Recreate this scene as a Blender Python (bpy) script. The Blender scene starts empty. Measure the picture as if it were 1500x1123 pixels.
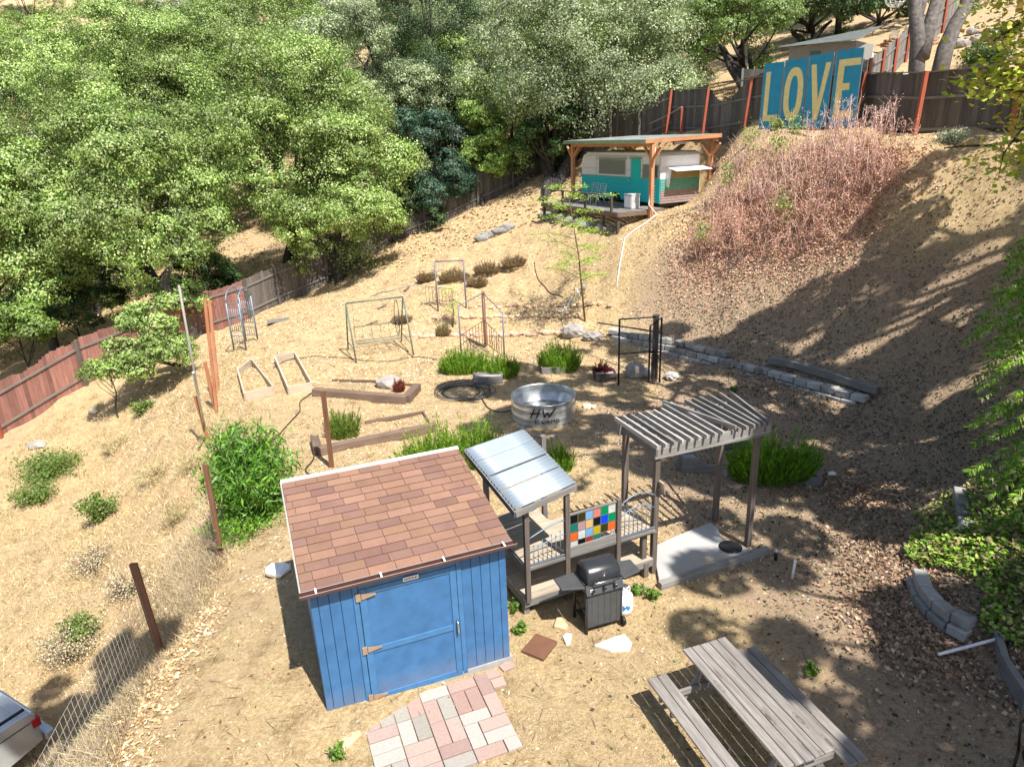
import bpy, math, random
import numpy as np
from mathutils import Vector, Matrix
R_=random.Random(7); NR=np.random.default_rng(7)
sc=bpy.context.scene; col=sc.collection
H=7.0; F=1022.; P=.343; RL=.038
# ---------------------------------------------------------------- projection helpers (metres; camera stands at 0,0,H)
def ray(px,py):
    u=px-750.; v=561.5-py; c,s=math.cos(RL),math.sin(RL)
    x=u*c+v*s; y=-u*s+v*c
    return np.array([x,F*math.cos(P)+y*math.sin(P),-F*math.sin(P)+y*math.cos(P)])/F
def G(px,py,z=0.):
    d=ray(px,py); t=(z-H)/d[2]; return np.array([d[0]*t,d[1]*t,z])
def D(px,py,dep): return np.array([0,0,H])+ray(px,py)*dep
def vz(xy,px,py):
    d=ray(px,py); return H+d[2]*math.hypot(xy[0],xy[1])/math.hypot(d[0],d[1])
# ---------------------------------------------------------------- terrain
CP=[(-4.9,4,0),(0,3,0),(5,3,0),(-5.1,8,0),(-2,6,0),(0,8,0),(4,8,0),(-5.2,11,0),(0,12,0),(4.5,12,0),(-5.6,14,0),(-2,15,0),(3,15,0),(6.6,14.5,0),(-7.2,17,0),(-3,18,0),(1,18,0),(6.5,17.5,0),
(-9.2,20.7,0),(-5,21,0),(0,21.5,0),(4,20.6,0),(-9.8,24.5,0),(-6.5,24.5,0),(-3.5,25,0),(0,24.8,.02),(1.6,23.6,.02),(5.2,20.9,0),(8.6,16.4,0),(7.9,13,0),(7.0,11,.0),(6,9.3,0),(6.1,7.6,0),(6.6,5,0),(7,2,0),
(2.3,25.2,.75),(4.0,24,.75),(6.1,22.2,.8),(8,19.8,.8),(9.9,17.3,.85),(10.6,15.2,.9),(9.5,12.6,.9),(8.3,10.6,.8),(7.4,9.2,.55),(7.5,7.6,.6),(8.5,5,.8),(9,1,.8),
(-3.5,27,.55),(-1,26.6,.6),(1,27,.75),(-3,29,1.0),(0,29.5,1.6),(1.8,28.2,1.7),(3.2,27.4,2.3),(4.6,26.3,2.9),(5.6,25.8,3.4),(7.6,23.8,3.4),(9.6,21,3.4),(11.6,18.4,3.4),(13,15.5,3.6),(12.8,12.5,3.2),(11.5,9.5,2.3),(11,6,2),(11,1,2),
(-8,28,.3),(-5,29.5,.7),(-5,33,1.3),(-1,34,2.6),(-1.4,38,3.5),(-5.8,36.4,2),(-8.8,33.8,.5),(-10.8,32.5,-.2),(2.3,39.8,5.2),
(1.6,30.5,2.7),(2.0,33,3.2),(3,31,3.7),(4.6,29,3.75),(6.2,28,3.85),(5.4,27.3,3.6),(4,34,4.0),(6,31,4.0),(7.4,29.4,4.05),(8.3,31,4.4),(6.3,34,5.2),(5.2,36.8,5.9),(7.7,34.5,6.95),(8.7,32,6.7),
(9.6,30,6.7),(9.7,28.6,6.8),(10.6,27.0,6.78),(11.5,25.6,6.78),(12.1,24,6.72),(12.5,21.9,6.5),(13.9,20.1,6.5),(17,18.3,6.4),(9.3,26.8,6.6),(10.9,23.9,6.6),(11.7,21.3,6.25),(13.3,19.2,6.2),(16.5,17,6.1),(8.2,27.8,4.6),(9.0,25.2,4.9),(19,12,5.8),(18,5,4.5),(18,0,4),
(-6.3,9.5,-1.0),(-7.3,8.2,-1.9),(-8.4,9.6,-2.9),(-10,7,-3.1),(-12,10,-3.2),(-7.6,11.9,-1.9),(-9.5,13,-2.6),(-12,14.5,-3.0),(-9.4,16.6,-1.3),(-12,19.5,-2.4),(-11.5,22.5,-1.1),(-14.5,22.3,-2.2),(-18,22.6,-2.4),(-16.5,25.6,-1.5),(-12.5,27,-.8),(-11.3,30,-.4),(-22,16,-3.2),(-18,8,-3.6),(-12,2,-3.4),(-6.5,4,-1),
(-24,27,-3.5),(-19,31,-1.8),(-14,37,-.2),(-10,40,.8),(-4,44,2.6),(3,46,5.5),(-30,20,-5),(-32,34,-4),(-26,44,-1),(-12,52,2.5),(4,58,8),
(9,40,7.8),(12.5,34,7.2),(14.5,28,7),(16.5,24,6.9),(21,22,7),(13,42,8.2),(20,34,8.3),(26,28,8.3),(20,46,11),(30,38,11.5),(34,26,10),(28,12,8),(30,-5,6),(16,58,12),(36,58,17),
(-50,40,-5),(-45,70,4),(-15,75,9),(15,85,17),(50,80,24),(-60,0,-9),(-20,-15,-5),(5,-15,0),(30,-25,4),(60,20,16),(-90,60,0),(-60,120,22),(0,130,28),(60,130,34),(110,60,30),(-120,-40,-10),(100,-60,12),(0,-100,-6),(-100,180,42),(0,260,70),(120,220,60),(-280,280,80),(280,280,60),(280,-200,20),(-280,-200,-10)]
CP=np.array(CP,float); SCL=30.
def _k(a,b):
    d=np.sqrt(((a[:,None,:]-b[None,:,:])**2).sum(2)+.16); return d
_n=len(CP); _A=np.zeros((_n+1,_n+1)); _A[:_n,:_n]=_k(CP[:,:2],CP[:,:2])-1e-3*0*np.eye(_n); _A[:_n,_n]=1; _A[_n,:_n]=1
_W=np.linalg.solve(_A,np.append(CP[:,2],0))
def hts(xy):
    xy=np.asarray(xy,float).reshape(-1,2); out=np.empty(len(xy))
    for i in range(0,len(xy),20000):
        q=xy[i:i+20000]; out[i:i+20000]=_k(q,CP[:,:2])@_W[:_n]+_W[_n]
    x,y=xy[:,0],xy[:,1]
    flat=np.clip((8.4-np.hypot((x+0)/1.0,(y-11)/1.5))/2,0,1)
    rg_=(.06*np.sin(2.3*x+1.3*y)*np.sin(.9*x-1.7*y)+.055*np.sin(3.7*x-2.9*y+1)*np.sin(1.1*y+2.1*x)+.03*np.sin(7*x+5*y)*np.sin(4*y-3*x))*(1-flat)*np.clip(np.abs(out)/.8,0,1)*np.clip((40-np.abs(y))/10,0,1)
    out+= rg_+.05*np.sin(x*1.3+1)*np.sin(y*1.1)*(1-flat)+.02*np.sin(x*4+y*2.3)*(1-flat)
    m=(x>-5)&(x<6)&(y>3)&(y<22)
    out=np.where(np.abs(out)<.06,out*.3,out)
    return out
def h(x,y): return float(hts([[x,y]])[0])
_T=np.arange(2,140,.08)
def at(px,py):
    d=ray(px,py); pts=d[None,:2]*_T[:,None]; z=H+d[2]*_T; hh=hts(pts); i=np.argmax(z<hh)
    if i==0: i=len(_T)-1
    x,y=pts[i]; return np.array([x,y,hh[i]])
# ---------------------------------------------------------------- materials
MATS={}
def newmat(name):
    m=bpy.data.materials.new(name); m.use_nodes=True; nt=m.node_tree
    b=nt.nodes['Principled BSDF']; return m,nt,b
def L(nt,a,b): nt.links.new(a,b)
def node(nt,t,**k):
    n=nt.nodes.new(t)
    for a,v in k.items():
        if a in n.inputs: n.inputs[a].default_value=v
        else: setattr(n,a,v)
    return n
def noise(nt,vec,scale,detail=4,rough=.55):
    n=node(nt,'ShaderNodeTexNoise'); n.inputs['Scale'].default_value=scale; n.inputs['Detail'].default_value=detail; n.inputs['Roughness'].default_value=rough
    if vec is not None: L(nt,vec,n.inputs['Vector'])
    return n
def ramp(nt,fac,stops):
    r=node(nt,'ShaderNodeValToRGB'); L(nt,fac,r.inputs['Fac']); e=r.color_ramp.elements
    while len(e)<len(stops): e.new(.5)
    for i,(p,c) in enumerate(stops): e[i].position=p; e[i].color=(*c,1) if len(c)==3 else c
    return r
def mixc(nt,fac,a,b,mode='MIX'):
    m=node(nt,'ShaderNodeMix'); m.data_type='RGBA'; m.blend_type=mode
    for s,v in ((0,fac),(6,a),(7,b)):
        if isinstance(v,(int,float)): m.inputs[s].default_value=v
        elif isinstance(v,tuple): m.inputs[s].default_value=(*v,1) if len(v)==3 else v
        else: L(nt,v,m.inputs[s])
    return m.outputs[2]
def attr(nt,name): a=node(nt,'ShaderNodeAttribute'); a.attribute_name=name; return a
def bump(nt,b,hgt,s=.3,dist=.01):
    n=node(nt,'ShaderNodeBump'); n.inputs['Strength'].default_value=s; n.inputs['Distance'].default_value=dist; L(nt,hgt,n.inputs['Height']); L(nt,n.outputs[0],b.inputs['Normal'])
def tinted(nt,c):
    a=attr(nt,'tint'); return mixc(nt,1.,c,a.outputs['Color'],'MULTIPLY')
def wood(name,c1,c2,c3=None,rough=.8,knots=False,gs=1.):
    m,nt,b=newmat(name); g=attr(nt,'gco'); mp=node(nt,'ShaderNodeMapping'); mp.inputs['Scale'].default_value=(1.6*gs,26*gs,26*gs); L(nt,g.outputs['Vector'],mp.inputs['Vector'])
    n=noise(nt,mp.outputs[0],1.,8,.75); n2=noise(nt,g.outputs['Vector'],2.2,3)
    r=ramp(nt,n.outputs[0],[(.28,c1),(.52,c2),(.75,c3 or c2)])
    c=mixc(nt,.35,r.outputs[0],ramp(nt,n2.outputs[0],[(.3,tuple(x*.6 for x in c2)),(.7,tuple(min(1,x*1.25) for x in c2))]).outputs[0])
    if knots:
        v=node(nt,'ShaderNodeTexVoronoi'); mp2=node(nt,'ShaderNodeMapping'); mp2.inputs['Scale'].default_value=(1.8,6,6); L(nt,g.outputs['Vector'],mp2.inputs['Vector']); L(nt,mp2.outputs[0],v.inputs['Vector']); v.inputs['Scale'].default_value=1
        k=ramp(nt,v.outputs['Distance'],[(.05,(.8,.76,.72)),(.11,(.2,.18,.16)),(.17,(1,1,1)),(.21,(.6,.58,.56)),(.26,(1,1,1))]); c=mixc(nt,.8,c,k.outputs[0],'MULTIPLY')
    L(nt,tinted(nt,c),b.inputs['Base Color']); b.inputs['Roughness'].default_value=rough; bump(nt,b,n.outputs[0],.5,.004); MATS[name]=m; return m
def plain(name,c,rough=.6,metal=0.,var=.12,ns=8,bs=0.,spec=None,dirt=None):
    m,nt,b=newmat(name); tc=node(nt,'ShaderNodeTexCoord'); n=noise(nt,tc.outputs['Object'],ns,5)
    r=ramp(nt,n.outputs[0],[(.3,tuple(x*(1-var) for x in c)),(.7,tuple(min(1,x*(1+var)) for x in c))]); c_=r.outputs[0]
    if dirt:
        n2=noise(nt,tc.outputs['Object'],ns*.4,8,.7); c_=mixc(nt,ramp(nt,n2.outputs[0],[(.5,(0,0,0)),(.68,(1,1,1))]).outputs[0],c_,dirt)
    L(nt,tinted(nt,c_),b.inputs['Base Color']); b.inputs['Roughness'].default_value=rough; b.inputs['Metallic'].default_value=metal
    if bs: 
        n3=noise(nt,tc.outputs['Object'],ns*5,4); bump(nt,b,n3.outputs[0],bs,.01)
    MATS[name]=m; return m
def leafmat(name,trans=.22,rough=.45,spec=.38):
    m,nt,b=newmat(name); a=attr(nt,'Col'); L(nt,a.outputs['Color'],b.inputs['Base Color']); b.inputs['Roughness'].default_value=rough; b.inputs['Specular IOR Level'].default_value=spec
    t=node(nt,'ShaderNodeBsdfTranslucent'); hs=node(nt,'ShaderNodeHueSaturation'); hs.inputs['Saturation'].default_value=1.15; hs.inputs['Value'].default_value=1.25; L(nt,a.outputs['Color'],hs.inputs['Color']); L(nt,hs.outputs[0],t.inputs['Color'])
    mx=node(nt,'ShaderNodeMixShader'); mx.inputs[0].default_value=trans; L(nt,b.outputs[0],mx.inputs[1]); L(nt,t.outputs[0],mx.inputs[2]); L(nt,mx.outputs[0],nt.nodes['Material Output'].inputs['Surface']); MATS[name]=m; return m
leafmat('leaf'); leafmat('litter',.1,.8,.2); leafmat('needle',.35,.5,.3)
wood('grey_wood',(.07,.065,.06),(.2,.19,.18),(.36,.345,.33))
wood('table_wood',(.055,.046,.04),(.22,.2,.185),(.42,.395,.375),knots=True)
wood('post_wood',(.05,.04,.035),(.13,.105,.09),(.24,.2,.18))  # darker than grey_wood: shade on the pergola posts is put into this brown
wood('deck_wood',(.22,.17,.12),(.42,.35,.27),(.55,.48,.39))
wood('dark_wood',(.03,.025,.022),(.085,.07,.062),(.15,.13,.115))
wood('fence_wood',(.04,.035,.031),(.115,.1,.09),(.21,.19,.17),gs=.7)
wood('red_fence',(.13,.06,.05),(.27,.125,.1),(.38,.24,.2),gs=.7)
wood('red_post',(.2,.045,.02),(.38,.09,.045),(.5,.16,.08))
wood('orange_post',(.2,.07,.03),(.36,.15,.07),(.45,.24,.14))
wood('brown_post',(.08,.035,.02),(.19,.09,.05),(.26,.14,.085))
wood('cedar',(.35,.15,.07),(.52,.25,.12),(.6,.32,.17))
wood('tie_wood',(.05,.033,.025),(.17,.115,.085),(.28,.21,.165))
wood('pale_wood',(.3,.24,.17),(.5,.42,.32),(.6,.52,.42))
plain('blue_paint',(.04,.14,.315),.6,var=.16,ns=5,bs=.15)
m=MATS['blue_paint']; nt=m.node_tree; b=nt.nodes['Principled BSDF']; src=b.inputs['Base Color'].links[0].from_socket; tc=node(nt,'ShaderNodeTexCoord'); sx=node(nt,'ShaderNodeSeparateXYZ'); L(nt,tc.outputs['Object'],sx.inputs[0]); mr_=node(nt,'ShaderNodeMapRange'); L(nt,sx.outputs[2],mr_.inputs[0]); mr_.inputs[1].default_value=.0; mr_.inputs[2].default_value=.45; mr_.inputs[3].default_value=.62; mr_.inputs[4].default_value=.0
nz=noise(nt,tc.outputs['Object'],9,6,.7); mu=node(nt,'ShaderNodeMath'); mu.operation='MULTIPLY'; L(nt,mr_.outputs[0],mu.inputs[0]); L(nt,nz.outputs[0],mu.inputs[1]); nz2=noise(nt,tc.outputs['Object'],30,6,.8); fl=ramp(nt,nz2.outputs[0],[(.66,(0,0,0)),(.72,(.5,.5,.5))]); c1_=mixc(nt,fl.outputs[0],src,(.13,.25,.42)); L(nt,mixc(nt,mu.outputs[0],c1_,(.3,.24,.17)),b.inputs['Base Color'])
plain('blue_trim',(.05,.165,.35),.55,var=.12)
plain('white_paint',(.86,.86,.87),.5,var=.05); plain('grey_board',(.35,.34,.32),.8)
plain('brown_gutter',(.1,.045,.04),.4); plain('steel',(.55,.57,.58),.35,.9,.1); plain('galv',(.58,.61,.63),.32,.85,.12,3)
plain('galv_roof',(.25,.3,.355),.45,.2,.1,2)
plain('tank_steel',(.66,.69,.71),.32,.6,.18,2.5,dirt=(.4,.4,.39)); plain('black_mark',(.015,.015,.02),.6)
plain('rust_brass',(.42,.3,.2),.5,.4); plain('black_metal',(.018,.018,.02),.4,.3); plain('grill_black',(.028,.03,.034),.25,.0,.1)
plain('grill_grey',(.07,.075,.08),.45,.1); plain('green_metal',(.16,.2,.16),.6,.3); plain('blue_grey_metal',(.2,.25,.3),.5,.4); plain('rusty_metal',(.13,.09,.085),.6,.4)
plain('purple_grey_metal',(.2,.19,.25),.6,.3)
plain('concrete',(.4,.395,.385),.85,var=.1,ns=2,bs=.3,dirt=(.42,.33,.22)); plain('block',(.4,.39,.37),.9,var=.2,ns=5,bs=.5,dirt=(.15,.13,.11))
plain('pink_stone',(.52,.36,.25),.9,var=.15,ns=6,bs=.4); plain('tan_stone',(.55,.4,.25),.9,var=.2,ns=5,bs=.5); plain('white_stone',(.72,.66,.54),.85,var=.1,ns=4,bs=.4); plain('boulder',(.34,.31,.29),.9,var=.25,ns=3,bs=.6)
plain('paver',(.37,.345,.33),.85,var=.1,ns=30,bs=.3)
plain('teal',(.02,.6,.62),.4,var=.06); plain('teal_door',(.015,.62,.58),.4,var=.05); plain('teal_green',(.1,.42,.33),.5,var=.15); plain('tan_panel',(.36,.27,.12),.6,var=.2); plain('mauve_panel',(.33,.25,.24),.6,var=.15)
plain('awning_white',(.8,.8,.82),.5,var=.03); plain('glass_dark',(.1,.12,.11),.08,var=.1); plain('window_grey',(.25,.27,.24),.15,var=.1)
plain('roof_grey',(.3,.34,.32),.6,.2,.15,4,dirt=(.12,.1,.07)); plain('love_blue',(.008,.28,.48),.5,var=.12,ns=3); plain('ochre',(.82,.7,.3),.55,var=.08)
plain('truck_paint',(.62,.65,.68),.2,.5,.04); plain('tyre',(.02,.02,.02),.8); plain('red_lamp',(.45,.02,.02),.2); plain('chrome',(.7,.7,.72),.15,1.)
plain('hose_black',(.02,.02,.02),.5); plain('hose_grey',(.3,.28,.26),.6); plain('pipe_white',(.75,.75,.73),.4); plain('plastic_white',(.8,.8,.82),.35,var=.03)
plain('lpg_white',(.8,.8,.82),.3,var=.02); plain('lpg_blue',(.02,.22,.5),.4); plain('ac_grey',(.5,.52,.52),.5); plain('water',(.16,.18,.18),.1); plain('solar',(.02,.03,.08),.1)
plain('silver_leaf',(.4,.42,.44),.5,var=.3,ns=12); plain('brown_board',(.16,.075,.045),.6)
m,nt,b=newmat('bark'); tc=node(nt,'ShaderNodeTexCoord'); n=noise(nt,tc.outputs['Object'],6,6,.7); L(nt,ramp(nt,n.outputs[0],[(.3,(.02,.017,.016)),(.6,(.06,.052,.047)),(.8,(.13,.115,.1))]).outputs[0],b.inputs['Base Color']); b.inputs['Roughness'].default_value=.9; bump(nt,b,n.outputs[0],.8,.03); MATS['bark']=m
m,nt,b=newmat('pale_bark'); tc=node(nt,'ShaderNodeTexCoord'); n=noise(nt,tc.outputs['Object'],7,6,.7); L(nt,ramp(nt,n.outputs[0],[(.3,(.05,.045,.04)),(.55,(.15,.135,.125)),(.8,(.28,.25,.235))]).outputs[0],b.inputs['Base Color']); b.inputs['Roughness'].default_value=.9; bump(nt,b,n.outputs[0],.8,.03); MATS['pale_bark']=m
def glass(name,c):
    m,nt,b=newmat(name); b.inputs['Base Color'].default_value=(*c,1); b.inputs['Roughness'].default_value=.15; b.inputs['Transmission Weight'].default_value=.0
    t=node(nt,'ShaderNodeBsdfTransparent'); t.inputs[0].default_value=(*[min(1,x*1.6+.02) for x in c],1); mx=node(nt,'ShaderNodeMixShader'); mx.inputs[0].default_value=.35; L(nt,b.outputs[0],mx.inputs[1]); L(nt,t.outputs[0],mx.inputs[2]); L(nt,mx.outputs[0],nt.nodes['Material Output'].inputs['Surface']); MATS[name]=m
for nm,c in dict(glass_black=(.01,.01,.012),glass_olive=(.05,.05,.01),glass_blue=(.22,.42,.68),glass_pink=(.6,.24,.2),glass_green=(.0,.3,.12),glass_mauve=(.45,.3,.33),glass_sand=(.6,.45,.2),glass_cobalt=(.0,.08,.8),glass_yellow=(.5,.42,.02),glass_orange=(.75,.16,.03),glass_clear=(.6,.62,.6),glass_red=(.4,.05,.02),glass_teal=(.02,.2,.16)).items(): glass(nm,c)
# shingle roof: tint attribute per tab
m,nt,b=newmat('shingle'); tc=node(nt,'ShaderNodeTexCoord'); n=noise(nt,tc.outputs['Object'],120,3); n2=noise(nt,tc.outputs['Object'],3,4)
c=mixc(nt,.5,ramp(nt,n.outputs[0],[(.3,(.15,.082,.057)),(.7,(.34,.19,.13))]).outputs[0],ramp(nt,n2.outputs[0],[(.3,(.2,.112,.078)),(.7,(.28,.157,.11))]).outputs[0]); L(nt,tinted(nt,c),b.inputs['Base Color']); b.inputs['Roughness'].default_value=.9; bump(nt,b,n.outputs[0],.5,.004); MATS['shingle']=m
# ground
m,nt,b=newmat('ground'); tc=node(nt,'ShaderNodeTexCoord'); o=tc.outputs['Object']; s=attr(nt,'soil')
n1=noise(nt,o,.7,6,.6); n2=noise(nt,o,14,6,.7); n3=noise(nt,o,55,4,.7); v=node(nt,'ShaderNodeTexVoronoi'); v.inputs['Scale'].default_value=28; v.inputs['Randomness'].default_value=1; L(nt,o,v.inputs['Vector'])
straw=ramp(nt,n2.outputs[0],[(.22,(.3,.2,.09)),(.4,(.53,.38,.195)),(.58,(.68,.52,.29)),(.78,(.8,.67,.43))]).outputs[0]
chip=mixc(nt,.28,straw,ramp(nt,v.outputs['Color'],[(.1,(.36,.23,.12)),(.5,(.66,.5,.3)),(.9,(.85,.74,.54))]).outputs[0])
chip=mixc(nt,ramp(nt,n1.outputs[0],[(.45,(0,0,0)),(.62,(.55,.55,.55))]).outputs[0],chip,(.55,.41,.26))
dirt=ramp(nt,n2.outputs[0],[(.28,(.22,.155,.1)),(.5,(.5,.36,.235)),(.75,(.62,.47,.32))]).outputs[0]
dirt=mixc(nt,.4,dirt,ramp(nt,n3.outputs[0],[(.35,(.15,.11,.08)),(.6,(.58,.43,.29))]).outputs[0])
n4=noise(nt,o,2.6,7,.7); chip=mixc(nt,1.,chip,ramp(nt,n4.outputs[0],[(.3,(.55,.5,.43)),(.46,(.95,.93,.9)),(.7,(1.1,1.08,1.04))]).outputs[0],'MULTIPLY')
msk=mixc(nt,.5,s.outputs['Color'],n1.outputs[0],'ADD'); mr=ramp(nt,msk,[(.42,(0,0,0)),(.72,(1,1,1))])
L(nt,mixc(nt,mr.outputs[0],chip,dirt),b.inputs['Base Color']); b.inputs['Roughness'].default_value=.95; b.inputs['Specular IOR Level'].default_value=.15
ad=node(nt,'ShaderNodeMath'); ad.operation='ADD'; L(nt,n2.outputs[0],ad.inputs[0]); L(nt,n3.outputs[0],ad.inputs[1]); bump(nt,b,ad.outputs[0],1.,.05); MATS['ground']=m
# ---------------------------------------------------------------- mesh builder
def basis(d,up=(0,0,1)):
    d=np.array(d,float); d/=np.linalg.norm(d); u=np.array(up,float)
    if abs(d@u)>.98: u=np.array([0,1.,0]) if abs(d[1])<.9 else np.array([1.,0,0])
    s=np.cross(u,d); s/=np.linalg.norm(s); u2=np.cross(d,s); return d,s,u2
class MB:
    def __init__(s): s.v=[];s.f=[];s.g=[];s.t=[];s.sm=[]
    def add(s,vs,fs,gs=None,tint=1.,smooth=False):
        n=len(s.v); s.v+=[tuple(map(float,q)) for q in vs]; s.g+=[tuple(map(float,q)) for q in (gs if gs is not None else vs)]
        for f in fs: s.f.append(tuple(i+n for i in f)); s.t.append(tint if isinstance(tint,tuple) else (tint,)*3); s.sm.append(smooth)
        return s
    def box(s,c,sz,ax=None,tint=1.):
        """ax: 3x3 rows local axes"""
        A=np.eye(3) if ax is None else np.array(ax); c=np.array(c,float); hs=np.array(sz)/2.; off=np.array([R_.uniform(0,50) for _ in range(3)])
        order=np.argsort(-hs); vs=[];gs=[]
        for k in range(8):
            l=np.array([(1 if k&1 else -1),(1 if k&2 else -1),(1 if k&4 else -1)])*hs; vs.append(c+l@A); gs.append(l[order]+off)
        s.add(vs,[(0,2,3,1),(4,5,7,6),(0,1,5,4),(2,6,7,3),(0,4,6,2),(1,3,7,5)],gs,tint); return s
    def beam(s,p0,p1,w,t,up=(0,0,1),tint=1.):
        p0=np.array(p0,float);p1=np.array(p1,float); d,sd,u=basis(p1-p0,up); s.box((p0+p1)/2,(np.linalg.norm(p1-p0),w,t),[d,sd,u],tint); return s
    def tube(s,pts,r,n=6,tint=1.,closed=False,cap=True,smooth=True):
        pts=[np.array(p,float) for p in pts]; m=len(pts); rs=r if hasattr(r,'__len__') else [r]*m; vs=[];gs=[];L_=0; off=R_.uniform(0,50)
        pu=None
        for i,p in enumerate(pts):
            if closed: d=pts[(i+1)%m]-pts[i-1]
            else: d=(pts[min(i+1,m-1)]-pts[max(i-1,0)])
            if np.linalg.norm(d)<1e-9: d=np.array([0,0,1.])
            d=d/np.linalg.norm(d)
            if pu is None or abs(pu@d)>.95: _,sd,u=basis(d)
            else: sd=np.cross(pu,d); sd/=np.linalg.norm(sd); u=np.cross(d,sd)
            pu=u
            if i: L_+=np.linalg.norm(p-pts[i-1])
            for k in range(n):
                a=2*math.pi*k/n; vs.append(p+rs[i]*(math.cos(a)*sd+math.sin(a)*u)); gs.append((L_+off,math.cos(a)*rs[i],math.sin(a)*rs[i]))
        fs=[]
        for i in range(m if closed else m-1):
            j=(i+1)%m
            for k in range(n): k2=(k+1)%n; fs.append((i*n+k,i*n+k2,j*n+k2,j*n+k))
        s.add(vs,fs,gs,tint,smooth)
        if cap and not closed: b=len(s.v)-len(vs); s.f+= [tuple(b+k for k in range(n))[::-1],tuple(b+(m-1)*n+k for k in range(n))]; s.t+=[(tint,)*3 if not isinstance(tint,tuple) else tint]*2; s.sm+=[False]*2
        return s
    def prism(s,poly,z0,z1,tint=1.):
        n=len(poly); vs=[(p[0],p[1],z0) for p in poly]+[(p[0],p[1],z1) for p in poly]
        s.add(vs,[tuple(range(n))[::-1],tuple(range(n,2*n))]+[(i,(i+1)%n,n+(i+1)%n,n+i) for i in range(n)],None,tint); return s
    def plate(s,poly3,thick,nrm,tint=1.):
        n=len(poly3); nv=np.array(nrm,float)*thick; vs=[np.array(p,float) for p in poly3]; vs+= [p+nv for p in vs]
        s.add(vs,[tuple(range(n))[::-1],tuple(range(n,2*n))]+[(i,(i+1)%n,n+(i+1)%n,n+i) for i in range(n)],None,tint); return s
    def lathe(s,c,prof,n=32,ax=(0,0,1),tint=1.):
        d,sd,u=basis(ax,(0,1,0) if abs(ax[2])>.9 else (0,0,1)); vs=[]
        for r,z in prof:
            for k in range(n): a=2*math.pi*k/n; vs.append(np.array(c)+d*z+r*(math.cos(a)*sd+math.sin(a)*u))
        fs=[(i*n+k,i*n+(k+1)%n,(i+1)*n+(k+1)%n,(i+1)*n+k) for i in range(len(prof)-1) for k in range(n)]
        s.add(vs,fs,None,tint,True); return s
    def rock(s,c,r,tint=1.,seed=None,sub=2):
        rr=random.Random(seed if seed is not None else R_.random()); t=(1+5**.5)/2
        V=[Vector(q).normalized() for q in [(-1,t,0),(1,t,0),(-1,-t,0),(1,-t,0),(0,-1,t),(0,1,t),(0,-1,-t),(0,1,-t),(t,0,-1),(t,0,1),(-t,0,-1),(-t,0,1)]]
        Fc=[(0,11,5),(0,5,1),(0,1,7),(0,7,10),(0,10,11),(1,5,9),(5,11,4),(11,10,2),(10,7,6),(7,1,8),(3,9,4),(3,4,2),(3,2,6),(3,6,8),(3,8,9),(4,9,5),(2,4,11),(6,2,10),(8,6,7),(9,8,1)]
        for _ in range(sub-1):
            cache={}; N=[]
            def mid(a,b_):
                k=(min(a,b_),max(a,b_))
                if k not in cache: V.append(((V[a]+V[b_])/2).normalized()); cache[k]=len(V)-1
                return cache[k]
            for a,b_,c_ in Fc: x,y,z=mid(a,b_),mid(b_,c_),mid(c_,a); N+=[(a,x,z),(b_,y,x),(c_,z,y),(x,y,z)]
            Fc=N
        vs=[]
        for q in V: k=1+rr.uniform(-.16,.16); vs.append((c[0]+q.x*r[0]*k,c[1]+q.y*r[1]*k,c[2]+q.z*r[2]*k))
        s.add(vs,Fc,None,tint,False); return s
    def build(s,name,mat,parent=None,org=None,bev=0,**k):
        if org is None: org=ORG.get(parent.name,np.zeros(3)) if parent else (0,0,0)
        me=bpy.data.meshes.new(name); o=np.array(org,float); vv=np.array(s.v)-o
        me.from_pydata(vv.tolist(),[],s.f); 
        a=me.attributes.new('tint','FLOAT_COLOR','FACE'); a.data.foreach_set('color',np.array([(*t,1) for t in s.t],'f').ravel())
        g=me.attributes.new('gco','FLOAT_VECTOR','POINT'); g.data.foreach_set('vector',np.array(s.g,'f').ravel())
        me.polygons.foreach_set('use_smooth',s.sm); me.materials.append(MATS[mat]); me.update()
        ob=bpy.data.objects.new(name,me); col.objects.link(ob)
        if parent: ob.parent=parent
        else: ob.location=o
        ORG[ob.name]=o
        if bev: md=ob.modifiers.new('bevel','BEVEL'); md.width=bev; md.segments=2; md.limit_method='ANGLE'
        if k: tag(ob,**k)
        return ob
ORG={}
def tag(o,label=None,cat=None,group=None,kind=None):
    if label:o['label']=label
    if cat:o['category']=cat
    if group:o['group']=group
    if kind:o['kind']=kind
    return o
def thing(name,loc,label,cat,group=None):
    o=bpy.data.objects.new(name,None); col.objects.link(o); o.location=[float(q) for q in loc]; o.empty_display_size=.2; ORG[o.name]=np.array(loc,float); return tag(o,label,cat,group)
def kids(o): return [c for c in list(bpy.data.objects) if c.parent==o]
def copy_tree(o,loc=None,rot=0,label=None,scale=None,ch=None):
    c=o.copy(); col.objects.link(c)
    if loc is not None: c.location=[float(q) for q in loc]; c.rotation_euler=(0,0,rot)
    if scale: c.scale=(scale,)*3
    if label: c['label']=label
    for k in (ch if ch is not None else kids(o)):
        d=k.copy(); col.objects.link(d); d.parent=c
    return c
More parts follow.
